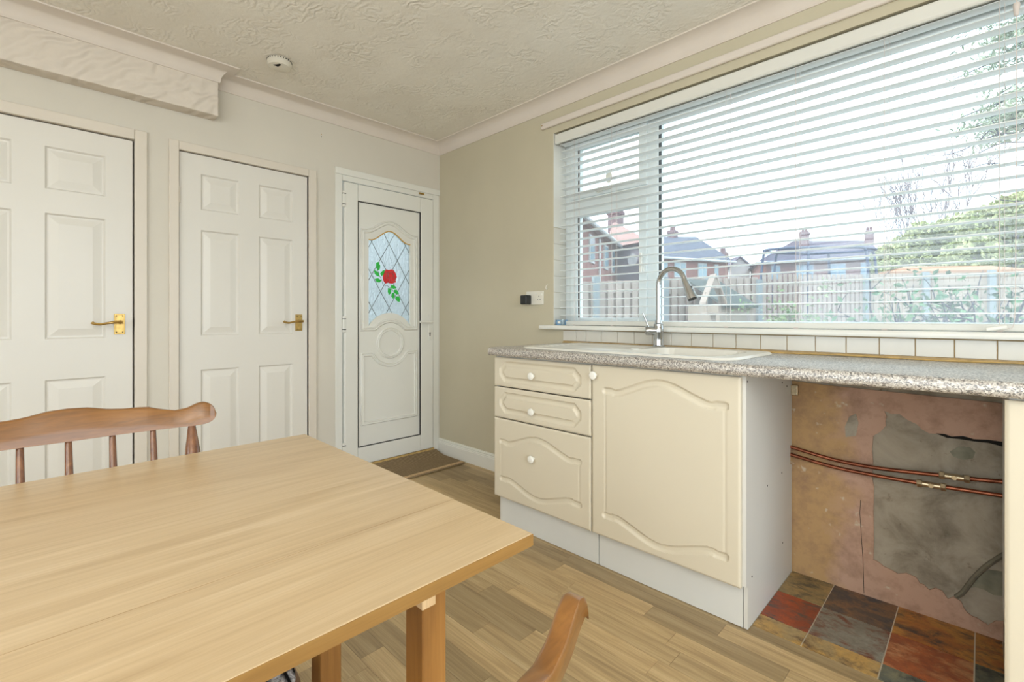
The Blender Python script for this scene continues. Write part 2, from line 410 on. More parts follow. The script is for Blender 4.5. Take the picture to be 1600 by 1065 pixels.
# --- walls behind the camera, each with an opening made up for a fill light
b = MB(); b.box(RX, RX + .2, RY, -3.62, -.1, 2.6); b.box(RX, RX + .2, -.98, 0, -.1, 2.6); b.box(RX, RX + .2, -3.62, -.98, 2.2, 2.6); b.box(RX, RX + .2, -3.62, -.98, -.1, .18)
tag(b.build('wall_front', MATS['wall_paint']), 'beige wall behind the viewer with an opening added for a fill light', 'wall', kind='structure')
b = MB(); b.box(-.2, 1.38, RY - .2, RY, -.1, 2.6); b.box(3.82, RX + .2, RY - .2, RY, -.1, 2.6); b.box(1.38, 3.82, RY - .2, RY, -.1, .44); b.box(1.38, 3.82, RY - .2, RY, 2.16, 2.6)
tag(b.build('wall_left', MATS['wall_paint']), 'beige wall at the far left end of the room', 'wall', kind='structure')
tag(MB().box(-.2, RX + .2, RY - .2, .28, CEIL, CEIL + .2).build('ceiling', MATS['ceiling_plaster']), 'off-white ceiling with swirled textured plaster', 'ceiling', kind='structure')

# --- floor: dark base, wood-look planks, slate-look tiles in the open cabinet bay
floor = MB().box(-.1, RX, RY, 0, -.08, -.004).build('floor', MATS['threshold_wood'])
tag(floor, 'oak-look strip floor with slate tiles in the open cabinet bay', 'floor', kind='structure')
ROW = .0815; rows = []; y = -.639 + 9 * ROW
rest = MB(); cnt = 0
plank_list = []
while y > RY:
    y1 = min(y, 0); y0 = max(y - ROW, RY); y -= ROW
    if y1 <= y0: continue
    x = -.08 - RNG.uniform(0, .6)
    while x < RX:
        ln = RNG.choice((.33, .42, .5, .6, .68)) + RNG.uniform(-.03, .03)
        a, c = max(x, -.08), min(x + ln, RX); x += ln
        yy1 = y1
        if y1 > -.5:
            if y0 >= -.5: c = min(c, 1.3)
            elif a > 1.28: yy1 = -.5
        if c - a < .02: continue
        plank_list.append((a, c, y0, yy1))
for a, c, y0, y1 in plank_list:
    vis = y1 > -2.35 and a < 3.3 and not (a > 2.6 and y1 < -1.9)
    if vis and cnt < 300:
        MB().box(a + .0004, c - .0004, y0 + .0004, y1 - .0004, -.004, 0).build('plank', MATS['floor_wood'], floor); cnt += 1
    else: rest.box(a + .0004, c - .0004, y0 + .0004, y1 - .0004, -.004, 0)
tag(rest.build('plank_field', MATS['floor_wood'], floor), kind='stuff')
tb = MB().box(2.472, 3.09, -.5, 0, -.004, -.0015).build('tile_bed', MATS['cream_front'], floor)
TX = [2.474, 2.623, 2.822, 3.024, 3.09]; TY = [-.5, -.412, -.208, -.004]
SLT = (('yellow', 'yellow', 'teal', 'olive'), ('red', 'grey', 'rust', 'teal'), ('olive', 'dark', 'gold', 'gold'))
for i in range(4):
    for j in range(3):
        MB().box(TX[i] + .0018, TX[i + 1] - .0018, TY[j] + .0018, TY[j + 1] - .0018, -.0015, .001).build('tile', MATS['slate_' + SLT[j][i]], floor)

# --- coving, one run around the window wall, the door wall and the beam
prof = [(0, CEIL - .08), (.006, CEIL - .08), (.007, CEIL - .074)]
for k in range(9):
    a = math.radians(90 * k / 8); prof.append((.074 - .066 * math.cos(a), CEIL - .074 + .066 * math.sin(a)))
prof += [(.082, CEIL - .007), (.082, CEIL), (0, CEIL)]
tr = MB().sweep([(RX, 0), (0, 0), (0, -1.55), (.095, -1.55), (.095, RY)], prof, lambda p, q, h: (p, q, h))
tag(tr.build('trim_1', MATS['coving_white'], smooth=40), 'white concave plaster coving running round the ceiling edge', 'coving', kind='structure')
tag(MB().box(0, .095, RY, -1.55, 2.16, CEIL - .001).build('trim_2', MATS['beam_plaster'], bevel=.004), 'boxed white beam with swirled plaster above the left door', 'beam', kind='structure')
pf = [(0, 0), (-.018, 0), (-.018, .082), (-.014, .086), (-.014, .093), (-.010, .098), (-.012, .104), (-.008, .113), (0, .115)]
bb = MB(); bb.prism([(p[0], p[1]) for p in pf], 'x', -.03, 1.25)
tag(bb.build('baseboard_right', MATS['upvc'], smooth=30), 'cream moulded skirting board under the beige wall', 'skirting board', kind='structure')
t3 = MB().box(1.075, 3.9, -.02, 0, 2.240, 2.278).build('trim_3', MATS['coving_white'], bevel=.008, seg=3)
tag(t3, 'long painted curtain batten screwed above the window blind', 'batten', kind='structure')
MB().lathe([(.004, 0), (.004, .001)], (1.09, -.0205, 2.262), (0, -1, 0), 10).build('screw', MATS['brass'], t3)
MB().lathe([(.003, 0), (.003, .002)], (0, *onx(502, 210, 0)), (1, 0, 0), 8).build('wall_plug', MATS['brass'], wall_back)
MB().lathe([(.003, 0), (.003, .002)], (0, *onx(502, 213.5, 0)), (1, 0, 0), 8).build('wall_plug', MATS['dark_hole'], wall_back)

# --- tiles under the sill
xs = [1.246, 1.347, 1.416] + [1.521 + .1037 * k for k in range(21)]
MB().box(1.245, 3.6, -.003, 0, .915, .9915).build('grout_bed', MATS['grout'], wall_right)
for i in range(len(xs) - 1):
    MB().box(xs[i] + .0015, xs[i + 1] - .0015, -.008, -.002, .926, .9885).build('tile', MATS['tile_cream'], wall_right, bevel=.0012, seg=1)
sb = MB(); path = spline([(1.245 + .12 * k, -.0095, .9165 + .0015 * math.sin(k * 1.7)) for k in range(20)], 3)
sb.tube(path, [.003 + .001 * math.sin(i * .9) for i in range(len(path))], 6); sb.build('sealant_bead', MATS['sealant'], wall_right, smooth=True)

# --- reveal tiles on the left of the window opening
for k in range(6):
    MB().box(WX0 - .001, WX0 + .004, .002, .118, 1.022 + k * .1, 1.022 + k * .1 + .098).build('reveal_tile', MATS['tile_cream'], wall_right, bevel=.0012, seg=1)
MB().box(WX0 - .001, WX0 + .003, .001, .118, 1.624, 2.2).build('reveal_lining', MATS['upvc'], wall_right)

# --- bare plaster and cement in the open bay
def bay(name, px, y0, y1, mat):
    MB().prism([ony(u, v, 0) for u, v in px], 'y', y0, y1).build(name, MATS[mat], wall_right)
MB().box(2.474, 3.6, -.002, 0, 0, .872).build('cement_face', MATS['bare_cement'], wall_right)
bay('plaster_coat', [(1234, 594), (1290, 601), (1378, 610), (1379, 630), (1382, 641), (1386, 650), (1384, 657), (1385, 664), (1376, 674), (1365, 680), (1363, 700), (1364.5, 720), (1363, 745), (1366, 760), (1365, 800), (1366, 840), (1365, 873),
     (1372, 876), (1382, 884), (1393, 889), (1403, 895), (1416, 894), (1424, 897), (1432, 901), (1438, 910), (1444, 912), (1452, 920), (1462, 917), (1473, 922), (1481, 934), (1490, 931), (1502, 938), (1506, 948), (1511, 955), (1519, 961), (1527, 964), (1544, 975), (1556, 968), (1568, 969), (1568, 1004), (1236, 892)], -.008, 0, 'bare_plaster')
bay('plaster_coat', [(1378, 610), (1572, 630), (1572, 690), (1545, 686), (1522, 685), (1505, 680), (1487, 681), (1476, 677), (1465, 677), (1452, 676), (1441, 670), (1437, 666), (1433, 662), (1418, 655), (1406, 646), (1394, 646), (1382, 641), (1379, 630)], -.009, 0, 'bare_plaster')
bay('mint_patch', [(1508, 918), (1520, 908), (1532, 897), (1545, 889), (1566, 892), (1566, 930), (1552, 928), (1538, 920), (1524, 916)], -.005, 0, 'mint_patch')
bay('plaster_smear', [(1321, 665), (1328, 650), (1338, 645), (1342, 660), (1338, 680), (1322, 682)], -.010, -.004, 'bare_cement')
bay('plaster_crack', [(1345, 780), (1345.8, 780), (1344.6, 800), (1347, 838), (1349.3, 870), (1351, 925), (1350.2, 925), (1348.5, 870), (1346.2, 838), (1343.8, 800)], -.0085, -.004, 'dark_hole')
bay('painted_shadow_line', [(1462, 676), (1476, 677), (1487, 681), (1505, 681), (1522, 685), (1545, 686.5), (1568, 690), (1568, 697), (1545, 691), (1522, 688.5), (1500, 685), (1480, 683)], -.0095, -.002, 'dark_hole')  # black strip painted in as the shadow line below the upper plaster
bay('plaster_scar', [(1484, 705), (1498, 697), (1515, 698), (1524, 706), (1520, 716), (1505, 718), (1490, 713)], -.0035, -.001, 'mint_patch')
pts = [(*ony(u, v, -.012),) for u, v in ((1570, 866), (1548, 880), (1532, 893), (1518, 908), (1505, 925), (1494, 933))]
MB().tube(spline([(p[0], -.006, p[1]) for p in pts], 5), .0075, 8).build('buried_cable', MATS['cable_grey'], wall_right, smooth=True)

# =================================================================== WINDOW
win = thing('window_1', 'wide white plastic window with one large pane and two small casements', 'window', (2.39, .155, 1.0), kind='structure')
Y0, Y1 = .12, .19
b = MB(); b.box(WX0, 1.222, Y0, Y1, 1.0, 2.2); b.box(1.222, 3.62, Y0, Y1, 1.0, 1.047); b.box(1.222, 3.62, Y0, Y1, 2.125, 2.2); b.box(3.53, 3.62, Y0, Y1, 1.047, 2.125)
b.box(1.728, 1.798, Y0, Y1, 1.047, 2.125); b.box(1.222, 1.728, Y0, Y1, 1.722, 1.800)
b.build('frame', MATS['upvc_window'], win, bevel=.004)
MB().box(1.798, 3.53, .152, .156, 1.047, 2.125).build('glass_pane', MATS['pane_glass'], win)
for x0, x1 in ((1.7985, 1.804),): MB().box(x0, x1, .13, .15, 1.047, 2.125).build('gasket', MATS['gasket'], win)
def sash(z0, z1, gz0, gz1, hx, hz, hor):
    b = MB(); yy0, yy1 = .105, .165; x0, x1, gx0, gx1 = 1.2135, 1.738, 1.268, 1.690
    b.box(x0, gx0, yy0, yy1, z0, z1); b.box(gx1, x1, yy0, yy1, z0, z1); b.box(gx0, gx1, yy0, yy1, z0, gz0); b.box(gx0, gx1, yy0, yy1, gz1, z1)
    s = b.build('sash', MATS['upvc_window'], win, bevel=.003)
    g = MB(); t = .003
    g.box(gx0, gx0 + t, .112, .13, gz0, gz1); g.box(gx1 - t, gx1, .112, .13, gz0, gz1); g.box(gx0, gx1, .112, .13, gz1 - t, gz1)
    g.build('gasket', MATS['gasket'], s)
    MB().box(gx0, gx1, .134, .138, gz0, gz1).build('glass_pane', MATS['pane_glass'], s)
    h = MB()
    if hor: h.box(hx - .02, hx + .02, .092, .105, hz - .012, hz + .012); h.box(hx - .02, hx + .085, .075, .09, hz - .008, hz + .006)
    else: h.box(hx - .012, hx + .012, .092, .105, hz - .02, hz + .02); h.box(hx - .008, hx + .008, .075, .09, hz - .02, hz + .09)
    h.build('handle', MATS['upvc'], s, bevel=.003)
sash(1.036, 1.727, 1.064, 1.687, 1.716, 1.33, False)
sash(1.796, 2.150, 1.839, 2.105, 1.44, 1.815, True)
s = MB(); s.prism([(-.042, .994), (-.046, 1.002), (-.045, 1.010), (-.038, 1.017), (.118, 1.018), (.118, .994)], 'x', 1.085, 3.7)
s.build('window_sill', MATS['sill_white'], win, smooth=40)
o = MB().lathe([(.0, 0), (.016, 0), (.021, .003), (.021, .008), (.014, .012), (0, .012)], (0, 0, 0), (0, -1, 0), 20)
o.v = [(x + 1.483, y + .132, z * 1.75 + 1.892) for x, y, z in o.v]
tag(o.build('window_vent_disc', MATS['socket_white'], None, smooth=True), 'small grey oval plastic disc stuck on the upper casement pane', 'disc')

# =================================================================== VENETIAN BLIND
bl = thing('venetian_blind', 'white slatted venetian blind lowered across the wide window', 'blind', (2.39, .06, 1.018))
v = MB(); v.prism([(.006, 2.130), (.0, 2.138), (.0, 2.185), (.006, 2.191), (.018, 2.191), (.018, 2.130)], 'x', 1.177, 3.6)
v.build('valance', MATS['valance_white'], bl, bevel=.002); MB().box(1.19, 3.59, .0185, .09, 2.1405, 2.185).build('headrail', MATS['valance_white'], bl)
sl = MB(); cs = [(.0335 + .051 * i / 8, .0022 * math.sin(math.pi * i / 8)) for i in range(9)]
sl.prism([(y, z) for y, z in cs] + [(y, z - .0024) for y, z in reversed(cs)], 'x', 1.19, 3.58)
first = sl.build('slat', MATS['slat_white'], bl)
ORGB = ORG[bl.name]
first.location = (0, 0, 1.0805)
for k in range(1, 24):
    o = bpy.data.objects.new('slat', first.data); COL.objects.link(o); o.parent = bl; o.location = (0, 0, 1.0805 + .0457 * k)
MB().box(1.19, 3.58, .034, .086, 1.0195, 1.0435).build('bottom_rail', MATS['valance_white'], bl, bevel=.003)
for x in (1.30, 1.563, 2.189, 2.478, 2.776, 3.083, 3.42):
    c = MB()
    for yy in (.0325, .0865): c.tube([(x, yy, 1.04), (x, yy, 2.16)], .0009, 5)
    c.tube([(x + .012, .06, 1.04), (x + .012, .06, 2.16)], .0008, 5)
    c.box(x - .008, x + .008, .032, .036, 1.018, 1.024)
    c.build('ladder_cord', MATS['cord'], bl)
pc = MB().tube(spline([(3.121, .018, 2.16), (3.121, .018, 1.7), (3.119, .017, 1.3), (3.116, .012, 1.06), (3.10, .0, 1.03), (3.085, -.012, 1.03)], 6), .0012, 5).build('pull_cord', MATS['cord'], bl)
MB().lathe([(.004, 0), (.006, .004), (.009, .035), (.008, .042), (0, .043)], (3.121, .018, 2.055), (0, 0, 1), 12).build('stopper', MATS['cord'], pc)
MB().lathe([(.004, 0), (.0065, .004), (.0085, .045), (.007, .052), (0, .052)], (3.050, -.026, 1.0255), (.88, .4, .18), 14).build('tassel', MATS['knob_white'], pc, smooth=True)

# =================================================================== DOORS
def six_panel(door, y0, y1, cols, rws, zt, xf=-.004):
    ys = sorted({y0, y1} | {v for c in cols for v in c}); zs = sorted({.006, zt} | {v for r in rws for v in r})
    b = MB()
    for i in range(len(ys) - 1):
        for j in range(len(zs) - 1):
            if any(abs(ys[i] - c[0]) < 1e-6 for c in cols) and any(abs(zs[j] - r[0]) < 1e-6 for r in rws): continue
            b.box(xf - .035, xf, ys[i], ys[i + 1], zs[j], zs[j + 1])
    leaf = b.build('leaf', MATS['white_gloss'], door)
    bm = bmesh.new(); bm.from_mesh(leaf.data); bmesh.ops.remove_doubles(bm, verts=bm.verts, dist=1e-5)
    fs = {}
    for f in bm.faces:
        k = tuple(round(x, 4) for x in f.calc_center_median()); fs.setdefault(k, []).append(f)
    bmesh.ops.delete(bm, geom=[f for l in fs.values() if len(l) > 1 for f in l], context='FACES')
    bm.to_mesh(leaf.data); bm.free()
    for c in cols:
        for r in rws:
            loops = [(0, 0), (.007, -.010), (.013, -.0105), (.046, -.002), (.048, -.002)]
            p = MB(); base = []
            for off, d in loops:
                base.append(len(p.v)); p.v += [(xf + d, c[0] + off, r[0] + off), (xf + d, c[1] - off, r[0] + off), (xf + d, c[1] - off, r[1] - off), (xf + d, c[0] + off, r[1] - off)]
            for q in range(len(loops) - 1):
                for e in range(4): p.f.append((base[q] + e, base[q] + (e + 1) % 4, base[q + 1] + (e + 1) % 4, base[q + 1] + e))
            p.f.append(tuple(base[-1] + e for e in range(4)))
            p.box(xf - .03, xf - .012, c[0], c[1], r[0], r[1])
            p.build('panel', MATS['white_gloss'], door)
def architrave(door, ya, yb, yi, yj, zt, zi):
    b = MB(); w = .016
    for a, c in ((ya, yi), (yj, yb)): b.box(0, w, a, c, 0, zt)
    b.box(0, w, yi, yj, zi, zt)
    b.build('architrave', MATS['architrave_white'], door, bevel=.004)
    b = MB(); b.box(-.1, 0, yi - .02, yi, 0, zi + .02); b.box(-.1, 0, yj, yj + .02, 0, zi + .02); b.box(-.1, 0, yi, yj, zi, zi + .02)
    b.build('lining', MATS['architrave_white'], door)
def lever(door, y, z, name='handle'):
    h = MB(); w, hh = .021, .051
    h.prism([(y - w, z - hh), (y + w, z - hh), (y + w, z + hh), (y - w, z + hh)], 'x', -.004, .001); h.prism([(y - w + .006, z - hh + .006), (y + w - .006, z - hh + .006), (y + w - .006, z + hh - .006), (y - w + .006, z + hh - .006)], 'x', .001, .004)
    hd = h.build(name, MATS['brass'], door, bevel=.0012, seg=1)
    l = MB().lathe([(.010, 0), (.0085, .012), (.008, .04)], (.003, y + .004, z + .009), (1, 0, 0), 16)
    l.tube(spline([(.043, y + .010, z + .009), (.046, y - .015, z + .010), (.046, y - .045, z + .006), (.045, y - .075, z + .000), (.043, y - .098, z + .004), (.042, y - .106, z + .010)], 5), [.0085] + [.0075] * 8 + [.0055] * 6 + [.0062] * 6 + [.007] * 5, 10)
    l.build('lever', MATS['brass'], hd, smooth=True)
    s = MB()
    for dy, dz in ((-.012, .04), (.012, .04), (-.012, -.04), (.012, -.04)): s.lathe([(.0028, 0), (.0028, .0012)], (.004, y + dy, z + dz), (1, 0, 0), 8)
    s.build('screw', MATS['dark_hole'], hd)
RW = [(.20, .778), (.966, 1.546), (1.657, 1.853)]
d1 = thing('door_1', 'white six-panel door behind the dining chair, nearest the left edge', 'door', (0, -2.285, 0), kind='structure')
architrave(d1, -2.72, -1.848, -2.669, -1.899, 2.013, 1.962); six_panel(d1, -2.664, -1.906, [(-2.532, -2.326), (-2.221, -2.010)], RW, 1.956); lever(d1, -1.957, 1.033)
d2 = thing('door_2', 'white six-panel door standing between the other two doors', 'door', (0, -1.37, 0), kind='structure')
architrave(d2, -1.757, -.980, -1.713, -1.030, 2.006, 1.960); six_panel(d2, -1.709, -1.034, [(-1.611, -1.422), (-1.317, -1.124)], RW, 1.955); lever(d2, -1.087, 1.033)
for z in (1.72, .25):
    MB().tube([(.002, -1.711, z - .04), (.002, -1.711, z + .04)], .006, 8).build('hinge', MATS['architrave_white'], d2, smooth=True)
MB().box(-.03, -.002, -1.9055, -1.9035, 1.005, 1.06).build('latch_plate', MATS['gasket'], d1)

# --- glazed plastic back door
d3 = thing('door_3', 'white plastic back door with leaded rose glass beside the corner', 'door', (0, -.43, 0), kind='structure')
XF = -.005
fr = MB(); fr.box(-.06, XF + .004, -.852, -.800, 0, 2.06); fr.box(-.06, XF + .004, -.062, -.004, 0, 2.06); fr.box(-.06, XF + .004, -.800, -.062, 1.985, 2.06); fr.box(-.06, XF + .002, -.800, -.062, 0, .036)
fr.build('frame', MATS['upvc'], d3, bevel=.006)
MB().box(XF, .012, -.855, -.004, 2.022, 2.066).build('head_trim', MATS['upvc'], d3, bevel=.004)
P = (-.695, -.185, .172, 1.864)                                    # panel edges y0 y1 z0 z1
sa = MB(); x0, x1 = -.05, .012
sa.box(x0, x1, -.792, P[0], .052, 1.978); sa.box(x0, x1, P[1], -.070, .052, 1.978); sa.box(x0, x1, P[0], P[1], .052, P[2]); sa.box(x0, x1, P[0], P[1], P[3], 1.978)
sash3 = sa.build('sash', MATS['upvc'], d3, bevel=.007)
g = MB(); t = .005
g.box(-.01, .0085, P[0], P[0] + t, P[2], P[3]); g.box(-.01, .0085, P[1] - t, P[1], P[2], P[3]); g.box(-.01, .0085, P[0], P[1], P[2], P[2] + t); g.box(-.01, .0085, P[0], P[1], P[3] - t, P[3])
g.build('gasket', MATS['gasket'], sash3)
# opening of the glazing: arched top, arched bottom
gy0, gy1 = -.611, -.272; gc = (gy0 + gy1) / 2
def arch(s): return max(0, math.cos(math.pi * min(1, abs(s) * 1.08)) * .5 + .5)
top = [(gy0 + (gy1 - gy0) * k / 24, 1.612 + .078 * arch((k / 24 - .5) * 2)) for k in range(25)]
R = .165; bot = []
for k in range(25):
    yy = gy0 + (gy1 - gy0) * k / 24; dz = math.sqrt(max(0, .196 ** 2 - (yy - gc) ** 2)); bot.append((yy, .880 + dz + .022))
opening = bot + top[::-1]
xp = .0
pn = MB()
for k in range(24):
    (ya, za), (yb, zb) = top[k], top[k + 1]; pn.add([(xp, ya, za), (xp, yb, zb), (xp, yb, P[3]), (xp, ya, P[3])], [(0, 1, 2, 3)])
    (ya, za), (yb, zb) = bot[k], bot[k + 1]; pn.add([(xp, ya, P[2]), (xp, yb, P[2]), (xp, yb, zb), (xp, ya, za)], [(0, 1, 2, 3)])
for a, c in ((P[0], gy0), (gy1, P[1])): pn.add([(xp, a, P[2]), (xp, c, P[2]), (xp, c, P[3]), (xp, a, P[3])], [(0, 1, 2, 3)])
n0 = len(opening); bi = len(pn.v)
pn.v += [(xp, y, z) for y, z in opening] + [(xp - .03, y, z) for y, z in opening]
pn.f += [(bi + i, bi + (i + 1) % n0, bi + n0 + (i + 1) % n0, bi + n0 + i) for i in range(n0)]
pn.build('door_panel', MATS['upvc'], d3)
MP = lambda p, q, h: (xp + h, p, q)
PR = lambda w, h: [(-w, 0), (-w * .8, h * .7), (-w * .45, h), (-w * .2, h * .55), (w * .1, h * .55), (w * .35, h * .9), (w * .7, h * .8), (w, 0)]
MO = []
def off(poly, d, c): return poly
# moulding round the glass
o_l, o_r = -.660, -.224
t2 = [(o_l + (o_r - o_l) * k / 24, 1.665 + .082 * arch((k / 24 - .5) * 2)) for k in range(25)]
b2 = []
for k in range(25):
    yy = o_l + (o_r - o_l) * k / 24; q = .160 ** 2 - (yy - gc) ** 2
    b2.append((yy, max(.985, .880 + math.sqrt(max(0, q)))))
mo = MB().sweep(b2 + t2[::-1], PR(.016, .012), MP, True); MO.append(mo.build('glass_moulding', MATS['upvc'], d3, smooth=50))
gt = MB().sweep([(y, z - .003) for y, z in top], [(-.004, 0), (-.003, .003), (.003, .003), (.004, 0)], MP); gt.build('glazing_edge', MATS['gold_edge'], d3)
ring = [(gc + .100 * math.cos(2 * math.pi * k / 40), .880 + .100 * math.sin(2 * math.pi * k / 40)) for k in range(40)]
MB().sweep(ring, PR(.013, .010), MP, True).build('round_moulding', MATS['upvc'], d3, smooth=50)
lowt = []
for k in range(33):
    yy = o_l + (o_r - o_l) * k / 32; q = .158 ** 2 - (yy - gc) ** 2; lowt.append((yy, min(.806, .880 - math.sqrt(q)) if q > 0 else .806))
MB().sweep([(o_l, .330), (o_r, .330)] + lowt[::-1], PR(.014, .011), MP, True).build('lower_moulding', MATS['upvc'], d3, smooth=50)
gl = MB().prism(opening, 'x', -.022, -.016).build('glass_pane', MATS['obscure_glass'], d3)
# lead lines: diamond lattice clipped to the opening
def zr(y):
    k = (y - gy0) / (gy1 - gy0) * 24; i = max(0, min(23, int(k))); f = k - i
    return bot[i][1] * (1 - f) + bot[i + 1][1] * f, top[i][1] * (1 - f) + top[i + 1][1] * f
def clipline(y0, z0, y1, z1):
    seg = []; N = 90
    for k in range(N + 1):
        y = y0 + (y1 - y0) * k / N; z = z0 + (z1 - z0) * k / N
        if gy0 <= y <= gy1 and zr(y)[0] <= z <= zr(y)[1]: seg.append((y, z))
    return (seg[0], seg[-1]) if len(seg) > 2 else None
SL = 1.68; st = .232
for sgn in (1, -1):
    for k in range(-6, 9):
        z0 = 1.135 + k * st
        s_ = clipline(gy0 - .02, z0 - sgn * SL * (gc - gy0 + .02), gy1 + .02, z0 + sgn * SL * (gy1 - gc + .02))
        if s_: MB().tube([(-.0155, *s_[0]), (-.0155, *s_[1])], .0022, 6).build('lead_line', MATS['lead'], gl)
def bit(name, px, mat, x0=-.0155, x1=-.013):
    MB().prism([onx(540 + a / 5.07, 330 + c / 5.07, 0) for a, c in px], 'x', x0, x1).build(name, MATS[mat], gl)
bit('rose_flower', [(303, 515), (312, 480), (330, 458), (350, 465), (370, 458), (392, 468), (404, 490), (414, 520), (404, 545), (408, 562), (385, 568), (368, 572), (345, 565), (322, 572), (308, 548)], 'rose_red')
for cx_, cy_, r_ in ((358, 515, 34), (362, 510, 19), (330, 500, 16), (385, 538, 18), (340, 545, 17), (388, 490, 14)):
    pth = [onx(540 + (cx_ + r_ * math.cos(a) * .9) / 5.07, 330 + (cy_ + r_ * math.sin(a)) / 5.07, 0) for a in [k * math.pi / 7 + r_ for k in range(10)]]
    MB().tube([(-.0125, *p) for p in pth], .0012, 5).build('petal_line', MATS['lead'], gl)
for px in ([(250, 405), (268, 398), (282, 430), (278, 458), (262, 468), (250, 440)], [(232, 465), (250, 470), (274, 490), (275, 515), (258, 512), (240, 496)], [(300, 470), (318, 462), (312, 500), (292, 512), (282, 490)],
           [(238, 535), (262, 528), (292, 545), (280, 562), (255, 560)], [(370, 580), (395, 588), (412, 604), (390, 614), (365, 606)], [(345, 606), (370, 612), (368, 648), (350, 662), (342, 635)],
           [(392, 620), (414, 622), (432, 650), (415, 658), (395, 645)], [(374, 650), (392, 640), (398, 670), (385, 692), (370, 675)], [(405, 672), (430, 672), (440, 695), (436, 718), (415, 710), (402, 692)]):
    bit('rose_leaf', px, 'leaf_green')
pth = [onx(540 + a / 5.07, 330 + c / 5.07, 0) for a, c in ((262, 465), (275, 505), (295, 545), (305, 585), (340, 590), (370, 612), (395, 640))]
MB().tube([(-.014, *p) for p in pth], .0016, 5).build('rose_stem', MATS['lead'], gl)
h = MB().box(.012, .018, -.118, -.094, .885, 1.085); hp = h.build('handle', MATS['upvc'], d3, bevel=.003)
MB().lathe([(.009, 0), (.009, .035)], (.016, -.108, 1.030), (1, 0, 0), 12).tube([(.046, -.098, 1.030), (.046, -.215, 1.032)], .0085, 10).build('lever', MATS['upvc'], hp, smooth=True)
MB().lathe([(.006, 0), (.006, .002)], (.0175, -.106, .945), (1, 0, 0), 12).box(.0175, .0195, -.1095, -.1025, .922, .945).build('keyhole', MATS['dark_hole'], hp)
for z in (1.86, 1.02, .17):
    MB().box(.0, .016, -.806, -.784, z - .055, z + .055).build('hinge', MATS['upvc'], d3, bevel=.004)
    b = MB(); b.box(.0, .0165, -.806, -.784, z - .038, z - .033); b.box(.0, .0165, -.806, -.784, z + .033, z + .038); b.build('hinge_joint', MATS['gasket'], d3)
MB().box(.012, .02, -.205, -.16, 2.0, 2.012).build('door_restrictor', MATS['brass'], d3)
MB().box(XF - .05, .01, -.8, -.06, .036, .050).build('weather_strip', MATS['sealant'], d3)

# =================================================================== KITCHEN UNITS
YF = -.577
def seg_dist(X, Z, pts, closed=False):
    D = np.full(X.shape, 9.0); n = len(pts)
    for i in range(n if closed else n - 1):
        (ax, az), (bx, bz) = pts[i], pts[(i + 1) % n]
        dx, dz = bx - ax, bz - az; L = dx * dx + dz * dz + 1e-12
        t = np.clip(((X - ax) * dx + (Z - az) * dz) / L, 0, 1)
        D = np.minimum(D, np.hypot(X - ax - t * dx, Z - az - t * dz))
    return D
def groove(D, w, d):                      # routed channel with a soft rib in its middle
    p = np.where(D < w, np.cos(np.clip(D / w, 0, 1) * math.pi / 2) ** .5, 0)
    return d * p
def front(name, x0, x1, z0, z1, fn, parent, step=.003):
    nx = int((x1 - x0) / step) + 1; nz = int((z1 - z0) / step) + 1
    xs_ = np.linspace(x0, x1, nx); zs_ = np.linspace(z0, z1, nz); X, Z = np.meshgrid(xs_, zs_)
    e = np.minimum(np.minimum(X - x0, x1 - X), np.minimum(Z - z0, z1 - Z))
    Y = YF + fn(X, Z) + np.where(e < .006, (.006 - e) * .6, 0)
    vs = np.stack([X, Y, Z], -1).reshape(-1, 3); b = MB(); b.v = [tuple(v) for v in vs.tolist()]
    b.f = [(j * nx + i, j * nx + i + 1, (j + 1) * nx + i + 1, (j + 1) * nx + i) for j in range(nz - 1) for i in range(nx - 1)]
    # sides and back
    per = [i for i in range(nx)] + [j * nx + nx - 1 for j in range(1, nz)] + [(nz - 1) * nx + i for i in range(nx - 2, -1, -1)] + [j * nx for j in range(nz - 2, 0, -1)]
    base = len(b.v); b.v += [(b.v[i][0], YF + .018, b.v[i][2]) for i in per]; n = len(per)
    b.f += [(per[k], base + k, base + (k + 1) % n, per[(k + 1) % n]) for k in range(n)]
    b.f.append(tuple(base + k for k in range(n)))
    return b.build(name, MATS['cream_front'], parent, smooth=45)
def arched(xa, xb, zb, A, n=48):
    def sh(s):
        s = abs(s - .5) * 2
        return 0 if s > .84 else (.5 + .5 * math.cos(math.pi * s / .84)) * 1.0 - (.08 * math.sin(math.pi * min(1, max(0, (s - .6) / .4))) if s > .6 else 0)
    return [(xa + (xb - xa) * k / n, zb + A * sh(k / n)) for k in range(n + 1)]
def cathedral(x0, x1, zt, At, zb, Ab, w=.011):
    tp = arched(x0, x1, zt, At); bt = arched(x0, x1, zb, -Ab)
    def fn(X, Z):
        D = np.minimum(seg_dist(X, Z, tp), seg_dist(X, Z, bt)); S_ = np.minimum(seg_dist(X, Z, [(x0, zb), (x0, zt)]), seg_dist(X, Z, [(x1, zb), (x1, zt)]))
        g = np.maximum(groove(D, w, .010), groove(S_, .006, .0014))
        return g + np.where(D < .003, -.001, 0)
    return fn
def octo(x0, x1, z0, z1, c=.028):
    pts = [(x0, (z0 + z1) / 2 - (z1 - z0) / 2 + c), (x0, z1 - c), (x0 + c, z1), (x1 - c, z1), (x1, z1 - c), (x1, z0 + c), (x1 - c, z0), (x0 + c, z0)]
    def fn(X, Z): return groove(seg_dist(X, Z, pts, True), .014, .009)
    return fn
def knob(x, z, parent):
    return MB().lathe([(.007, 0), (.007, .010), (.010, .013), (.0165, .016), (.0178, .019), (.0178, .023), (.0165, .026), (.012, .0275), (0, .028)], (x, YF - .0005, z), (0, -1, 0), 20).build('knob', MATS['knob_white'], parent, smooth=50)
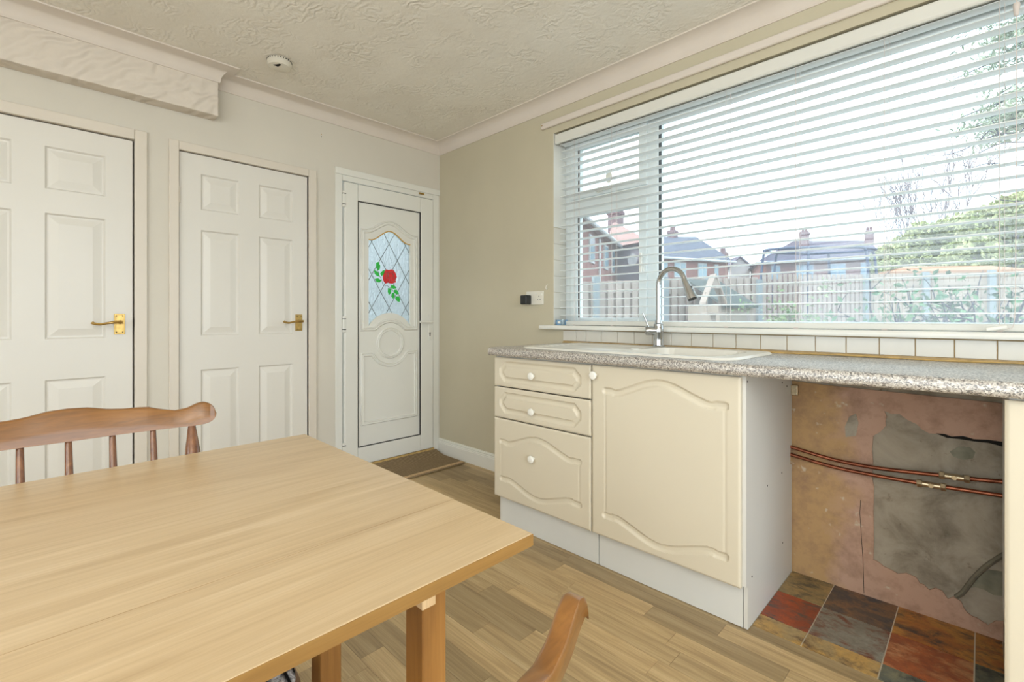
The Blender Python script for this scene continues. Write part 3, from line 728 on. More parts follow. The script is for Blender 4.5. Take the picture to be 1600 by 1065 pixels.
def carcass(x0, x1, parent, base=True):
    b = MB(); b.box(x0, x0 + .016, -.557, -.03, .15, .870); b.box(x1 - .016, x1, -.557, -.03, .15, .870); b.box(x0 + .016, x1 - .016, -.557, -.03, .15, .166); b.box(x0 + .016, x1 - .016, -.05, -.034, .166, .870)
    b.box(x0 + .016, x1 - .016, -.557, -.45, .852, .870)
    return b.build('body', MATS['carcass_white'], parent)
u1 = thing('drawer_unit', 'cream kitchen unit with three routed drawer fronts and white knobs', 'cabinet', (1.55, -.29, 0))
carcass(1.2475, 1.8555, u1)
f = front('drawer_front', 1.2475, 1.8515, .716, .862, octo(1.302, 1.788, .752, .830), u1); knob(1.524, .787, f)
f = front('drawer_front', 1.2475, 1.8515, .556, .710, octo(1.302, 1.788, .596, .674), u1); knob(1.524, .617, f)
f = front('drawer_front', 1.2475, 1.8515, .150, .550, cathedral(1.300, 1.792, .434, .050, .246, .045, .013), u1); knob(1.524, .393, f)
MB().box(1.270, 1.868, -.540, -.524, .002, .148).build('plinth', MATS['plinth_white'], u1)
MB().box(1.255, 1.27, -.540, -.03, .002, .15).build('end_leg_panel', MATS['carcass_white'], u1)
u2 = thing('sink_unit', 'cream kitchen unit with one arched-groove door below the sink', 'cabinet', (2.165, -.29, 0))
carcass(1.857, 2.4602, u2)
f = front('door', 1.8585, 2.4625, .150, .864, cathedral(1.926, 2.412, .760, .055, .240, .048, .014), u2); knob(1.878, .822, f)
MB().box(1.8725, 2.458, -.540, -.524, .002, .148).build('plinth', MATS['plinth_white'], u2)
e = MB().prism([(-.540, .002), (-.016, .002), (-.016, .450), (-.034, .455), (-.034, .515), (-.016, .520), (-.016, .870), (-.557, .870), (-.557, .152), (-.540, .152)], 'x', 2.4605, 2.4745).build('end_panel', MATS['carcass_white'], u2)
for y, z in ((-.545, .848), (-.15, .806), (-.085, .785), (-.155, .447), (-.335, .441), (-.145, .165), (-.500, .168)):
    MB().lathe([(.0035, 0), (.0035, .0008)], (2.4745, y, z), (1, 0, 0), 8).build('screw_hole', MATS['dark_hole'], e)
MB().box(2.474, 2.500, -.03, -.016, .742, .785).build('fixing_bracket', MATS['nickel'], u2, bevel=.003)
u3 = thing('base_unit', 'cream kitchen unit cut off by the right edge of the photo', 'cabinet', (3.39, -.29, 0))
carcass(3.088, 3.69, u3)
front('door', 3.080, 3.688, .150, .864, cathedral(3.150, 3.62, .760, .055, .240, .048, .012), u3, .005)
MB().box(3.09, 3.69, -.540, -.524, .002, .148).build('plinth', MATS['plinth_white'], u3)

# worktop with a postformed front edge
ct = MB(); pr_ = [(0, .872), (-.596, .872)]
for k in range(9):
    a = math.radians(-90 - 180 * k / 8 * .5); pr_.append((-.596 - .014 * math.cos(math.radians(90 * k / 8 - 90)) * 1, .886 - .014 + .014 * (1 - math.cos(math.radians(90 * k / 8)))))
pr_ = [(0, .872), (-.600, .872), (-.606, .874), (-.610, .880), (-.611, .890), (-.610, .900), (-.606, .908), (-.598, .912), (0, .912)]
hx0, hx1, hy0, hy1 = 1.40, 2.40, -.525, -.06
ct.prism(pr_, 'x', 1.236, hx0); ct.prism(pr_, 'x', hx1, 3.75)
ct.prism([(-.525, .872)] + pr_[1:-1] + [(-.525, .912)], 'x', hx0, hx1); ct.box(hx0, hx1, hy1, 0, .872, .912)
o = ct.build('worktop', MATS['worktop_granite'], smooth=40); tag(o, 'grey speckled granite-look worktop running under the window', 'worktop')

# inset sink: drainer to the left, bowl to the right
sk = thing('sink', 'off-white inset sink with ribbed drainer and right-hand bowl', 'sink', (1.9, -.29, .912))
sx0, sx1, sy0, sy1 = 1.375, 2.425, -.548, -.030
nx, ny = 150, 76
def rr(x, y, x0, x1, y0, y1, r):         # signed distance to a rounded rectangle, inside negative
    qx = np.abs(x - (x0 + x1) / 2) - (x1 - x0) / 2 + r; qy = np.abs(y - (y0 + y1) / 2) - (y1 - y0) / 2 + r
    return np.hypot(np.maximum(qx, 0), np.maximum(qy, 0)) + np.minimum(np.maximum(qx, qy), 0) - r
gx = np.linspace(sx0, sx1, nx); gy = np.linspace(sy0, sy1, ny); X, Y = np.meshgrid(gx, gy)
# squeeze the grid square into the rounded outline
cxm, cym = (sx0 + sx1) / 2, (sy0 + sy1) / 2
def to_round(X, Y, r=.085):
    dd = rr(X, Y, sx0, sx1, sy0, sy1, r); k = np.where(dd > 0, dd, 0)
    qx = np.maximum(np.abs(X - cxm) - (sx1 - sx0) / 2 + r, 0); qy = np.maximum(np.abs(Y - cym) - (sy1 - sy0) / 2 + r, 0); h = np.hypot(qx, qy) + 1e-9
    return X - np.sign(X - cxm) * qx / h * k, Y - np.sign(Y - cym) * qy / h * k
X, Y = to_round(X, Y)
dd = rr(X, Y, sx0, sx1, sy0, sy1, .085)
Z = .9215 - .0085 * np.clip(1 + dd / .010, 0, 1) ** 2
db = rr(X, Y, 1.955, 2.345, -.495, -.125, .06)
Z = Z - .16 * np.clip(-db / .05, 0, 1) ** .6 * np.where(db < 0, 1, 0)
dr = rr(X, Y, 1.43, 1.90, -.495, -.125, .05)
Z = Z - np.where(dr < 0, .005 * np.clip(-dr / .02, 0, 1) + .0022 * (np.cos((Y + .31) * 2 * math.pi / .045) * .5 + .5) * np.clip(-dr / .03, 0, 1), 0)
b = MB(); b.v = [tuple(v) for v in np.stack([X, Y, Z], -1).reshape(-1, 3).tolist()]
b.f = [(j * nx + i, j * nx + i + 1, (j + 1) * nx + i + 1, (j + 1) * nx + i) for j in range(ny - 1) for i in range(nx - 1)]
b.build('basin', MATS['sink_white'], sk, smooth=60)
MB().lathe([(.022, 0), (.022, .004), (.018, .006), (0, .006)], (1.93, -.34, .9195), (0, 0, 1), 18).build('overflow_cap', MATS['knob_white'], sk, smooth=40)
MB().lathe([(.035, 0), (.03, .003), (0, .002)], (2.15, -.31, .7625), (0, 0, 1), 20).build('waste', MATS['chrome'], sk, smooth=40)

# pull-out mixer tap
TXc, TYc, TZ = 1.910, -.088, .9213
tp = thing('mixer_tap', 'chrome swan-neck mixer tap with pull-out spray head behind the sink', 'tap', (TXc, TYc, TZ))
MB().lathe([(.029, 0), (.030, .004), (.025, .008), (.0235, .03), (.0235, .062), (.025, .066), (.025, .092), (.023, .096), (.023, .112), (.017, .116), (.0165, .13)], (TXc, TYc, TZ), (0, 0, 1), 28).build('body', MATS['chrome'], tp, smooth=40)
dv = Vector((.985, -.17, 0)); R0 = .074
neck = [(TXc, TYc, TZ + .125), (TXc, TYc, TZ + .2), (TXc, TYc, 1.225)]
for k in range(1, 15):
    a = math.pi * .93 * k / 14; p = Vector((TXc, TYc, 1.225)) + dv * (R0 - R0 * math.cos(a)) + Vector((0, 0, R0 * math.sin(a))); neck.append(tuple(p))
pe = Vector(neck[-1]); tg = (pe - Vector(neck[-2])).normalized()
MB().tube(neck, .0122, 18).build('neck', MATS['chrome'], tp, smooth=50)
hd_dir = (tg + dv * .12).normalized()
hd = MB().lathe([(.0128, 0), (.0140, .01), (.017, .035), (.021, .07), (.0245, .098), (.0245, .103), (.022, .1035)], tuple(pe - hd_dir * .004), tuple(hd_dir), 24).build('spray_head', MATS['chrome'], tp, smooth=40)
MB().lathe([(.0205, 0), (.0205, .002)], tuple(pe + hd_dir * .0988), tuple(hd_dir), 20).build('spray_face', MATS['gasket'], hd)
side = dv - hd_dir * dv.dot(hd_dir); side.normalize()
for q, (k, mt) in enumerate(((.047, 'black_plastic'), (.066, 'black_plastic'))):
    c = pe + hd_dir * k + side * .0185
    MB().lathe([(.005, 0), (.0045, .004), (0, .0045)], tuple(c - side * .002), tuple(side), 10).build('spray_button', MATS[mt], hd, smooth=True)
ld = Vector((-.80, -.60, 0)).normalized(); c0 = Vector((TXc, TYc, TZ + .079))
lv = MB().lathe([(.021, 0), (.022, .02), (.022, .048), (.019, .052), (0, .053)], tuple(c0 + ld * .012), tuple(ld), 24).build('valve', MATS['chrome'], tp, smooth=40)
a0 = c0 + ld * .046 + Vector((0, 0, .015)); MB().tube([a0, a0 + Vector((-.028, -.010, .075))], [.0045, .0038], 10).build('lever', MATS['chrome'], lv, smooth=True)

# copper pipes with isolating valves across the open bay
def pipe(pts, vx, label):
    t = thing('copper_pipe', label, 'pipe', (2.78, -.03, .48), 'copper pipes in the open cabinet bay')
    P = spline([(*((q := ony(u, v, -.03))[0:1]), -.03, q[1]) for u, v in pts], 5)
    MB().tube(P, .0072, 12).build('tube', MATS['copper'], t, smooth=True)
    c = ony(*vx, -.03); c = Vector((c[0], -.03, c[1])); d = Vector((1, 0, .03)).normalized()
    vb = MB().lathe([(.0095, -.024), (.0095, .024)], tuple(c), tuple(d), 14).lathe([(.0075, 0), (.0075, .013)], tuple(c), (0, -1, 0), 12).build('valve', MATS['nickel'], t, smooth=40)
    for s_ in (-1, 1): MB().lathe([(.0125, 0), (.0135, .002), (.0135, .013), (.0125, .015)], tuple(c + d * (s_ * .0315 - .0075)), tuple(d), 6).build('compression_nut', MATS['nickel'], vb)
    return t
pipe([(1233, 697), (1300, 717), (1365, 730), (1430, 738), (1476, 743), (1520, 748), (1572, 753)], (1491, 745), 'upper copper water pipe with valve, crossing the bare wall')
pipe([(1233, 709), (1300, 728.5), (1365, 742), (1440, 755), (1500, 764), (1572, 775)], (1455, 757.5), 'lower copper water pipe with valve, nearer the middle of the bay')

# =================================================================== SMALL THINGS ON THE WALLS, SILL AND CEILING
so_ = thing('wall_socket', 'white double wall socket beside the window', 'socket', (1.017, 0, 1.146))
MB().box(.944, 1.090, -.010, 0, 1.146, 1.232).build('faceplate', MATS['socket_white'], so_, bevel=.003)
for cx_ in (1.055,):
    MB().box(cx_ - .002, cx_ + .002, -.0105, -.006, 1.195, 1.203).box(cx_ - .013, cx_ - .007, -.0105, -.006, 1.176, 1.180).box(cx_ + .007, cx_ + .013, -.0105, -.006, 1.176, 1.180).build('socket_slot', MATS['dark_hole'], so_)
for cx_ in (1.032, 1.074): MB().box(cx_ - .006, cx_ + .006, -.013, -.009, 1.207, 1.218).build('rocker', MATS['knob_white'], so_, bevel=.001)
pl = MB().box(.938, .992, -.062, -.0102, 1.148, 1.208).build('plug_adapter', MATS['black_plastic'], None, bevel=.007, seg=3); tag(pl, 'black cube plug adapter pushed into the wall socket', 'adapter')
ho = ony(855.5, 448, 0); hk = MB().tube(spline([(ho[0], 0, ho[1] + .012), (ho[0], -.012, ho[1] + .006), (ho[0], -.016, ho[1] - .006), (ho[0], -.010, ho[1] - .016), (ho[0], -.004, ho[1] - .010)], 4), .0032, 8).build('cord_hook', MATS['socket_white'], None, smooth=True)
tag(hk, 'tiny white cord hook on the wall above the socket', 'hook')
cb = thing('card_box', 'small blue and white card box on the window sill corner', 'box', (1.205, .035, 1.018))
MB().box(1.172, 1.236, .012, .05, 1.0182, 1.050).build('body', MATS['card_blue'], cb); MB().box(1.19, 1.212, .0112, .0122, 1.028, 1.042).build('front_print', MATS['knob_white'], cb)
gl_ = MB().lathe([(.012, 0), (.014, .002), (.016, .035), (.0145, .035), (.0125, .005), (0, .004)], (1.243, -.006, 1.0178), (0, 0, 1), 20).build('shot_glass', MATS['clear_glass'], None, smooth=50)
tag(gl_, 'small clear glass next to the blue card box', 'glass')
al = thing('smoke_alarm', 'round white smoke alarm on the textured ceiling', 'smoke alarm', (.412, -1.345, CEIL))
MB().lathe([(.046, 0), (.058, .003), (.058, .012), (.060, .014), (.060, .026), (.052, .036), (.03, .042), (0, .0425)], (.412, -1.345, CEIL), (0, 0, -1), 36).build('housing', MATS['alarm_white'], al, smooth=35)
for k in range(28):
    a = 2 * math.pi * k / 28; c, s_ = math.cos(a), math.sin(a)
    p = (.412 + .0590 * c, -1.345 + .0590 * s_, CEIL - .008); MB().lathe([(.0028, 0), (.0028, .0016)], p, (c, s_, 0), 6).build('vent_slot', MATS['dark_hole'], al)
for k in range(7):
    x = .412 + .016 + .004 * k; MB().box(x - .0012, x + .0012, -1.345 - .034 + .003 * k, -1.345 - .012 + .001 * k, CEIL - .0432, CEIL - .036).build('sounder_slot', MATS['dark_hole'], al)

# door mat, its back edge riding up on the sill
mt = MB(); n_ = 14; prf = []
for k in range(n_ + 1):
    s_ = k / n_; x = .014 + .352 * s_; z = .004 + .028 * max(0, 1 - s_ / .35) ** 1.6; prf.append((x, z))
for j, yy in enumerate((-.80, -.045)):
    mt.v += [(x, yy - (.01 if j == 0 else 0), z + .007) for x, z in prf] + [(x, yy, z) for x, z in prf]
m_ = 2 * (n_ + 1); nn_ = n_ + 1
for k in range(n_):
    mt.f += [(k, k + 1, m_ + k + 1, m_ + k), (nn_ + k, m_ + nn_ + k, m_ + nn_ + k + 1, nn_ + k + 1), (k, nn_ + k, nn_ + k + 1, k + 1), (m_ + k, m_ + k + 1, m_ + nn_ + k + 1, m_ + nn_ + k)]
mt.f += [(0, m_, m_ + nn_, nn_), (n_, nn_ + n_, m_ + nn_ + n_, m_ + n_)]
dm = mt.build('door_mat', MATS['mat_weave']); tag(dm, 'brown woven door mat in front of the back door', 'mat')
for x in (.335, .352): MB().box(x - .005, x + .005, -.80, -.045, .0105, .0125).build('edge_stripe', MATS['block_wood'], dm)

# =================================================================== TABLE AND CHAIRS
tt = thing('dining_table', 'light oak dining table with straight square legs filling the foreground', 'table', (2.14, -2.5, 0))
for x0, x1 in ((1.716, 1.862), (1.8622, 2.1715), (2.1717, 2.3755), (2.3760, 2.565)):
    MB().box(x0, x1, -3.25, -1.728, .727, .745).build('board', MATS['table_wood'], tt, bevel=.0009 if x1 > 2.5 else 0, seg=1)
MB().box(2.5651, 2.5661, -3.25, -1.728, .7272, .7444).build('edge_band', MATS['table_edge_wood'], tt)
for x in (2.458, 2.131, 1.79):
    for y in (-1.879, -3.13):
        MB().box(x, x + .042, y, y + .040, .0, .727).build('leg', MATS['table_leg_wood'], tt, bevel=.0015, seg=1)
MB().box(2.478, 2.5015, -1.8805, -1.858, .668, .727).build('corner_block', MATS['block_wood'], tt, bevel=.001, seg=1)

def make_chair(label, group):
    # local frame: sitter faces +x, seat centre at the origin
    t = thing('dining_chair', label, 'chair', (0, 0, 0), group)
    # saddle seat
    outl = []
    for k in range(40):
        a = 2 * math.pi * k / 40; c, s_ = math.cos(a), math.sin(a)
        rx, ry = .214, .300 - .012 * (c < 0)
        outl.append((rx * math.copysign(abs(c) ** .4, c), ry * math.copysign(abs(s_) ** .4, s_)))
    MB().prism(outl, 'z', .372, .405).build('seat', MATS['chair_wood'], t, smooth=40, bevel=.008)
    # crest rail: wavy top edge, bowed in plan
    N = 80; top_k = [(-.282, .028), (-.2805, .036), (-.277, .043), (-.270, .050), (-.258, .0545), (-.244, .052), (-.224, .042), (-.2, .0385), (-.172, .044), (-.145, .0525), (-.12, .0535), (-.098, .0535), (-.07, .056), (-.035, .064), (0, .066)]
    bot_k = [(-.282, .027), (-.2805, .019), (-.277, .012), (-.270, .006), (-.258, .002), (-.24, 0), (0, -.003)]
    top_k = [(p[0] * .96, p[1]) for p in top_k]; bot_k = [(p[0] * .96, p[1]) for p in bot_k]
    ky = [p[0] for p in top_k]; kz = [p[1] for p in top_k]; by = [p[0] for p in bot_k]; bz = [p[1] for p in bot_k]
    b = MB(); rows_ = []
    for i in range(N + 1):
        y = -.2707 * math.cos(math.pi * i / N); zt_ = float(np.interp(-abs(y), ky, kz)); zb_ = float(np.interp(-abs(y), by, bz))
        bow = -.046 * (1 - (y / .282) ** 2); th = .0082
        tz = zt_ ; lean = -.012
        rows_.append([(bow - th + lean * (zb_ / .06), y, zb_), (bow + th + lean * (zb_ / .06), y, zb_), (bow + th + lean * .9, y, tz - .0025), (bow + th * .75 + lean, y, tz), (bow - th * .75 + lean, y, tz), (bow - th + lean * .9, y, tz - .0025)])
    for r in rows_: b.v += [(p[0] - .345, p[1], p[2] + .800) for p in r]
    for i in range(N):
        for q in range(6): b.f.append((i * 6 + q, i * 6 + (q + 1) % 6, (i + 1) * 6 + (q + 1) % 6, (i + 1) * 6 + q))
    b.f += [tuple(range(6)), tuple(N * 6 + q for q in range(5, -1, -1))]
    b.build('crest_rail', MATS['chair_wood'], t, smooth=50)
    def cx(y): return -.345 - .052 * (1 - (y / .282) ** 2)
    for k in range(5):
        y = -.147 + .0735 * k; p1 = Vector((cx(y), y, .806)); p0 = Vector((-.185 - .01 * (1 - abs(y) / .15), y * .90, .403))
        pts = [p0.lerp(p1, s_) for s_ in (0, .25, .5, .75, 1)]
        MB().tube(pts, [.0085, .0095, .009, .0075, .006], 10).build('spindle', MATS['spindle_wood'], t, smooth=50)
    for sg in (-1, 1):
        y = .222 * sg; p1 = Vector((cx(y) - .001, y, .803)); p0 = Vector((-.165, .195 * sg, .403))
        ss = [0, .06, .1, .2, .35, .5, .62, .70, .75, .80, .86, .92, 1]; rs = [.010, .011, .015, .016, .012, .010, .012, .0155, .0165, .0175, .0155, .012, .0075]
        MB().tube([p0.lerp(p1, s_) for s_ in ss], rs, 14).build('back_post', MATS['spindle_wood'], t, smooth=50)
    for sx, sy in ((1, 1), (1, -1), (-1, 1), (-1, -1)):
        p0 = Vector((.15 * sx, .16 * sy, .376)); p1 = Vector((.20 * sx + (-.02 if sx < 0 else 0), .205 * sy, 0))
        ss = [0, .1, .2, .3, .4, .5, .65, .8, 1]; rs = [.014, .017, .020, .016, .021, .022, .019, .016, .013]
        MB().tube([p0.lerp(p1, s_) for s_ in ss], rs, 12).build('leg', MATS['chair_wood'], t, smooth=50)
    for sy in (1, -1): MB().tube([(-.175, .183 * sy, .21), (0, .183 * sy, .21), (.175, .183 * sy, .21)], [.009, .014, .009], 10).build('stretcher', MATS['chair_wood'], t, smooth=50)
    MB().tube([(0, -.183, .21), (0, 0, .21), (0, .183, .21)], [.009, .014, .009], 10).build('stretcher', MATS['chair_wood'], t, smooth=50)
    return t
ch1 = make_chair('brown wooden spindle-back chair on the far side of the table', 'spindle-back dining chairs')
ch2 = copy_tree(ch1); ch2['label'] = 'brown wooden chair near the viewer, only its crest rail end showing'
ch1.location = (2.018, -2.2, 0); ch2.location = (2.4725, -2.238, 0); ch2.rotation_euler = (0, 0, math.pi + .08)
def cushion(x, y, sgn, label):
    b = MB(); n = 40; prof_ = [(.90, .0), (.98, .006), (1.0, .014), (.97, .023), (.88, .029), (.6, .032), (.3, .033)]
    for s_, h in prof_:
        for k in range(n):
            a = 2 * math.pi * k / n; c, q = math.cos(a), math.sin(a)
            b.v.append((x + sgn * (0.209 * math.copysign(abs(c) ** .4, c) * s_), y + .290 * math.copysign(abs(q) ** .4, q) * s_, 0.4056 + h))
    for i in range(len(prof_) - 1):
        for k in range(n): b.f.append((i * n + k, i * n + (k + 1) % n, (i + 1) * n + (k + 1) % n, (i + 1) * n + k))
    b.f += [tuple(range(n - 1, -1, -1)), tuple((len(prof_) - 1) * n + k for k in range(n))]
    tag(b.build('seat_cushion', MATS['cushion_weave'], smooth=True), label, 'cushion', 'striped seat cushions')
cushion(2.018, -2.2, 1, 'grey woven seat cushion with black stripes, tucked under the table')

# =================================================================== OUTSIDE THE WINDOW
GZ = -.2
g = MB().box(-60, 70, -12, 110, GZ - .5, GZ); tag(g.build('lawn', MATS['lawn_green']), 'garden ground stretching out behind the fence and houses', 'ground', kind='structure')
# --- fences: every board its own part
def fence(name, A, B, ztop_a, ztop_b, pitch, bw, label, matn, posts, alt):
    A = Vector((A[0], A[1], 0)); B = Vector((B[0], B[1], 0)); L = (B - A).length; d = (B - A) / L; ang = math.atan2(d[1], d[0]); nrm = Vector((-d[1], d[0], 0))
    c = (A + B) / 2; t = thing(name, label, 'fence', (c[0], c[1], GZ))
    n = int(L / pitch); me = None; H = (ztop_a + ztop_b) / 2 - GZ
    for k in range(n):
        s_ = (k + .5) / n; p = A.lerp(B, s_) + nrm * ((.030 if k % 2 else -.030) if alt else 0); h = ztop_a + (ztop_b - ztop_a) * s_ - GZ
        if me is None:
            o = MB().box(-bw / 2, bw / 2, -.008, .008, 0, H).build('board', MATS[matn], None, bevel=.003, seg=1, org=(0, 0, 0)); me = o.data; bpy.data.objects.remove(o)
        o = inst('board', me, t, (p[0], p[1], GZ), (0, 0, ang), (1, 1, h / H))
    for s_ in posts:
        p = A.lerp(B, s_) - nrm * .05; MB().box(-.05, .05, -.05, .05, 0, H + .04).build('post', MATS['fence_post'], None, org=(0, 0, 0))
        o = COL.objects[-1]; o.parent = t; o.location = Vector((p[0], p[1], GZ)) - ORG[t.name]; o.rotation_euler = (0, 0, ang)
    for zz in (.35, H * .55, H - .25):
        r = MB(); q0 = A; q1 = B; w = .02
        r.add([(q0 + nrm * a)[:2] + (GZ + zz + e,) if False else ((q0 + nrm * a)[0], (q0 + nrm * a)[1], GZ + zz + e) for a in (-w, w) for e in (0, .07)] + [((q1 + nrm * a)[0], (q1 + nrm * a)[1], GZ + zz + e) for a in (-w, w) for e in (0, .07)],
              [(0, 1, 3, 2), (4, 6, 7, 5), (0, 4, 5, 1), (2, 3, 7, 6), (0, 2, 6, 4), (1, 5, 7, 3)])
        r.build('rail', MATS[matn], t)
fa, fb, fc, fd = at(870, 441, 8.0), at(1185, 433, 9.0), at(1352, 429, 10.2), at(1680, 424, 9.0)
fence('panel_fence', fa, fb, fa[2], fb[2], .0775, .105, 'pale hit-and-miss board fence seen through the small casement', 'fence_board', (.17, .5, .72, .99), True)
fb2 = at(1190, 432, 9.25)
fence('panel_fence', fb2, fc, fb2[2] + .05, fc[2], .066, .086, 'pale board fence below the trampoline beyond the window', 'fence_board', (.97,), True)
fc2 = at(1356, 428, 10.2)
fence('close_board_fence', fc2, fd, fc2[2], fd[2], .098, .094, 'narrow close-board fence at the right behind the bush', 'fence_close', (.3, .62, .9), False)

# --- houses
def wall_poly(px, thick=.3):
    P3 = [at(*p) for p in px]; n = (P3[1] - P3[0]).cross(P3[2] - P3[0]).normalized() * thick
    if n.dot(P3[0] - CAM) < 0: n = -n
    k = len(P3); b = MB(); b.v = [tuple(p) for p in P3] + [tuple(p + n) for p in P3]
    b.f = [tuple(range(k)), tuple(range(2 * k - 1, k - 1, -1))] + [(i, k + i, k + (i + 1) % k, (i + 1) % k) for i in range(k)]
    return b
class Block:
    """a house: footprint corners in plan with eaves and ridge, walls and roof as real solids"""
    def __init__(s, name, label, c):
        s.t = thing(name, label, 'house', (c[0], c[1], GZ))
    def walls(s, pts, z1, mat, name='wall'):
        b = MB(); b.prism([(p[0], p[1]) for p in pts], 'z', GZ, z1); return b.build(name, MATS[mat], s.t)
    def roof(s, vs, fs, mat):
        b = MB(); b.add(vs, fs); return b.build('roof', MATS[mat], s.t)
    def chimney(s, c, w, d, z0, z1):
        b = MB(); b.box(c[0] - w / 2, c[0] + w / 2, c[1] - d / 2, c[1] + d / 2, z0, z1); b.box(c[0] - w / 2 - .06, c[0] + w / 2 + .06, c[1] - d / 2 - .06, c[1] + d / 2 + .06, z1 - .25, z1 - .1)
        ch = b.build('chimney', MATS['chimney_brick'], s.t)
        for e in (-.2, .2): MB().lathe([(.12, 0), (.1, .35)], (c[0] + e * w, c[1], z1), (0, 0, 1), 10).build('chimney_pot', MATS['chimney_brick'], ch)
    def window(s, A, B, s0, s1, z0, z1, nrm, panes=2):
        A = Vector((A[0], A[1], 0)); B = Vector((B[0], B[1], 0)); p = A.lerp(B, s0); q = A.lerp(B, s1); n = Vector(nrm)
        def slab(p, q, z0, z1, a, c):
            b = MB(); vs = []
            for e in (a, c):
                for (pp, z) in ((p, z0), (q, z0), (q, z1), (p, z1)): vs.append((pp[0] + n[0] * e, pp[1] + n[1] * e, z))
            return b.add(vs, [(0, 1, 2, 3), (7, 6, 5, 4), (0, 4, 5, 1), (1, 5, 6, 2), (2, 6, 7, 3), (3, 7, 4, 0)])
        w = slab(p, q, z0, z1, -.02, .06).build('window', MATS['far_frame'], s.t)
        for k in range(panes):
            a = p.lerp(q, (k + .1) / panes); c = p.lerp(q, (k + .9) / panes); m = z0 + (z1 - z0) * .08
            slab(a, c, m, z1 - (z1 - z0) * .08, .05, .075).build('pane', MATS['far_glass'], w)
def lerp2(a, b, t): return Vector((a[0] + (b[0] - a[0]) * t, a[1] + (b[1] - a[1]) * t, 0))
def outn(A, B):
    d = Vector((B[0] - A[0], B[1] - A[1], 0)).normalized(); n = Vector((-d[1], d[0], 0))
    return n if n.dot(Vector((CAM[0] - A[0], CAM[1] - A[1], 0))) > 0 else -n
# brick house seen in the small casement: a brick wing coming forward and a rendered block behind its inner corner
A = at(893, 400, 16.2); B = at(962, 400, 24); C_ = at(1014, 400, 22.2); ZE = at(962, 384, 24)[2]
h1 = Block('brick_house', 'brick house with pale pink tiled roof seen in the small casement', (B[0], B[1]))
nA = outn(A, B) * -1; nB = outn(B, C_) * -1
h1.walls([A, B, B + nA * 7, A + nA * 7], ZE, 'brick_red', 'brick_wall'); vC = Vector((C_[0] - CAM[0], C_[1] - CAM[1], 0)).normalized() * 6 - Vector((RT[0], RT[1], 0)) * .8
h1.walls([B, C_, C_ + vC, B + vC], ZE, 'render_lilac', 'rendered_wall')
dA = (B - A).normalized(); dA.z = 0; dB = (C_ - B).normalized(); dB.z = 0
ov = .35; E0 = A - dA * 2 - nA * ov; E1 = B + dA * .2 - nA * ov; R0_ = A + dA * 1.0 + nA * 3.4; R1_ = B + nA * 3.0
def z_(p, z): return (p[0], p[1], z)
apex = at(939, 336, 26.5); ZR = apex[2]
h1.roof([z_(E0, ZE - .1), z_(E1, ZE - .1), z_(R1_, ZR), z_(R0_, ZR - .2), z_(A + nA * 7.2, ZE - .1), z_(B + nA * 7.2 + dA * 3, ZE - .1)], [(0, 1, 2, 3), (3, 2, 5, 4), (0, 3, 4), (1, 5, 2), (0, 4, 5, 1)], 'roof_pink')
F0 = B - nB * ov - dB * .3; F1 = C_ - nB * ov + dB * .3
h1.roof([z_(F0, ZE - .1), z_(F1, ZE - .1), z_(C_ + vC, ZE - .1), z_(B + vC - dB * 1, ZE - .1), z_(at(958, 345, 26.5), at(958, 345, 26.5)[2])], [(0, 1, 4), (1, 2, 4), (2, 3, 4), (3, 0, 4), (0, 3, 2, 1)], 'roof_pink')
gt_ = MB().tube([z_(E0, ZE - .1), z_(E1, ZE - .1), z_(F1, ZE - .1)], .09, 8).build('gutter', MATS['far_frame'], h1.t)
dp = A.lerp(B, .5) - nA * .08; MB().tube([z_(dp, ZE - .3), z_(dp, GZ)], .05, 8).build('downpipe', MATS['far_frame'], h1.t)
for s0, s1 in ((.30, .40), (.64, .74), (.86, .92)): h1.window(A, B, s0, s1, ZE - 1.45, ZE - .35, outn(A, B), 1)
cc = at(962, 340, 26.5); h1.chimney((cc[0], cc[1]), .62, .62, ZE, at(962, 329, 26.5)[2])
ds = at(990, 406, 22.4); MB().lathe([(.0, 0), (.2, .02), (.3, .08), (.28, .08), (.0, .05)], tuple(ds), tuple(outn(B, C_)), 18).build('satellite_dish', MATS['far_frame'], h1.t)
# slate roofed house
def hip_house(name, label, uA, uB, d, v_eave, v_ridge, ur0, ur1, depth, roofm, wallm):
    A = at(uA, 420, d[0]); B = at(uB, 420, d[1]); n = -outn(A, B); ZE = at((uA + uB) / 2, v_eave, (d[0] + d[1]) / 2)[2]; dr = (d[0] + d[1]) / 2 + depth / 2
    h = Block(name, label, (A.lerp(B, .5)[0], A.lerp(B, .5)[1])); h.walls([A, B, B + n * depth, A + n * depth], ZE, wallm)
    dd_ = (B - A).normalized(); dd_.z = 0; o_ = .4
    r0 = at(ur0, v_ridge, dr); r1 = at(ur1, v_ridge, dr); ZR = (r0[2] + r1[2]) / 2
    e = [A - dd_ * o_ - n * o_, B + dd_ * o_ - n * o_, B + dd_ * o_ + n * (depth + o_), A - dd_ * o_ + n * (depth + o_)]
    h.roof([z_(p, ZE - .05) for p in e] + [z_(r0, ZR), z_(r1, ZR)], [(0, 1, 5, 4), (1, 2, 5), (2, 3, 4, 5), (3, 0, 4), (0, 3, 2, 1)], roofm)
    MB().tube([z_(e[0], ZE - .05), z_(e[1], ZE - .05)], .09, 8).build('gutter', MATS['far_frame'], h.t)
    return h, A, B, n, ZE, dr, ZR
h, A, B, n, ZE, dr, ZR = hip_house('slate_roof_house', 'brick house with blue-grey hipped roof behind the tap', 1010, 1137, (33, 36), 405, 370, 1012, 1088, 8, 'roof_slate', 'brick_red')
for s0, s1 in ((.18, .24), (.32, .46), (.61, .72), (.82, .87)): h.window(A, B, s0, s1, ZE - 1.35, ZE - .25, outn(A, B), 2)
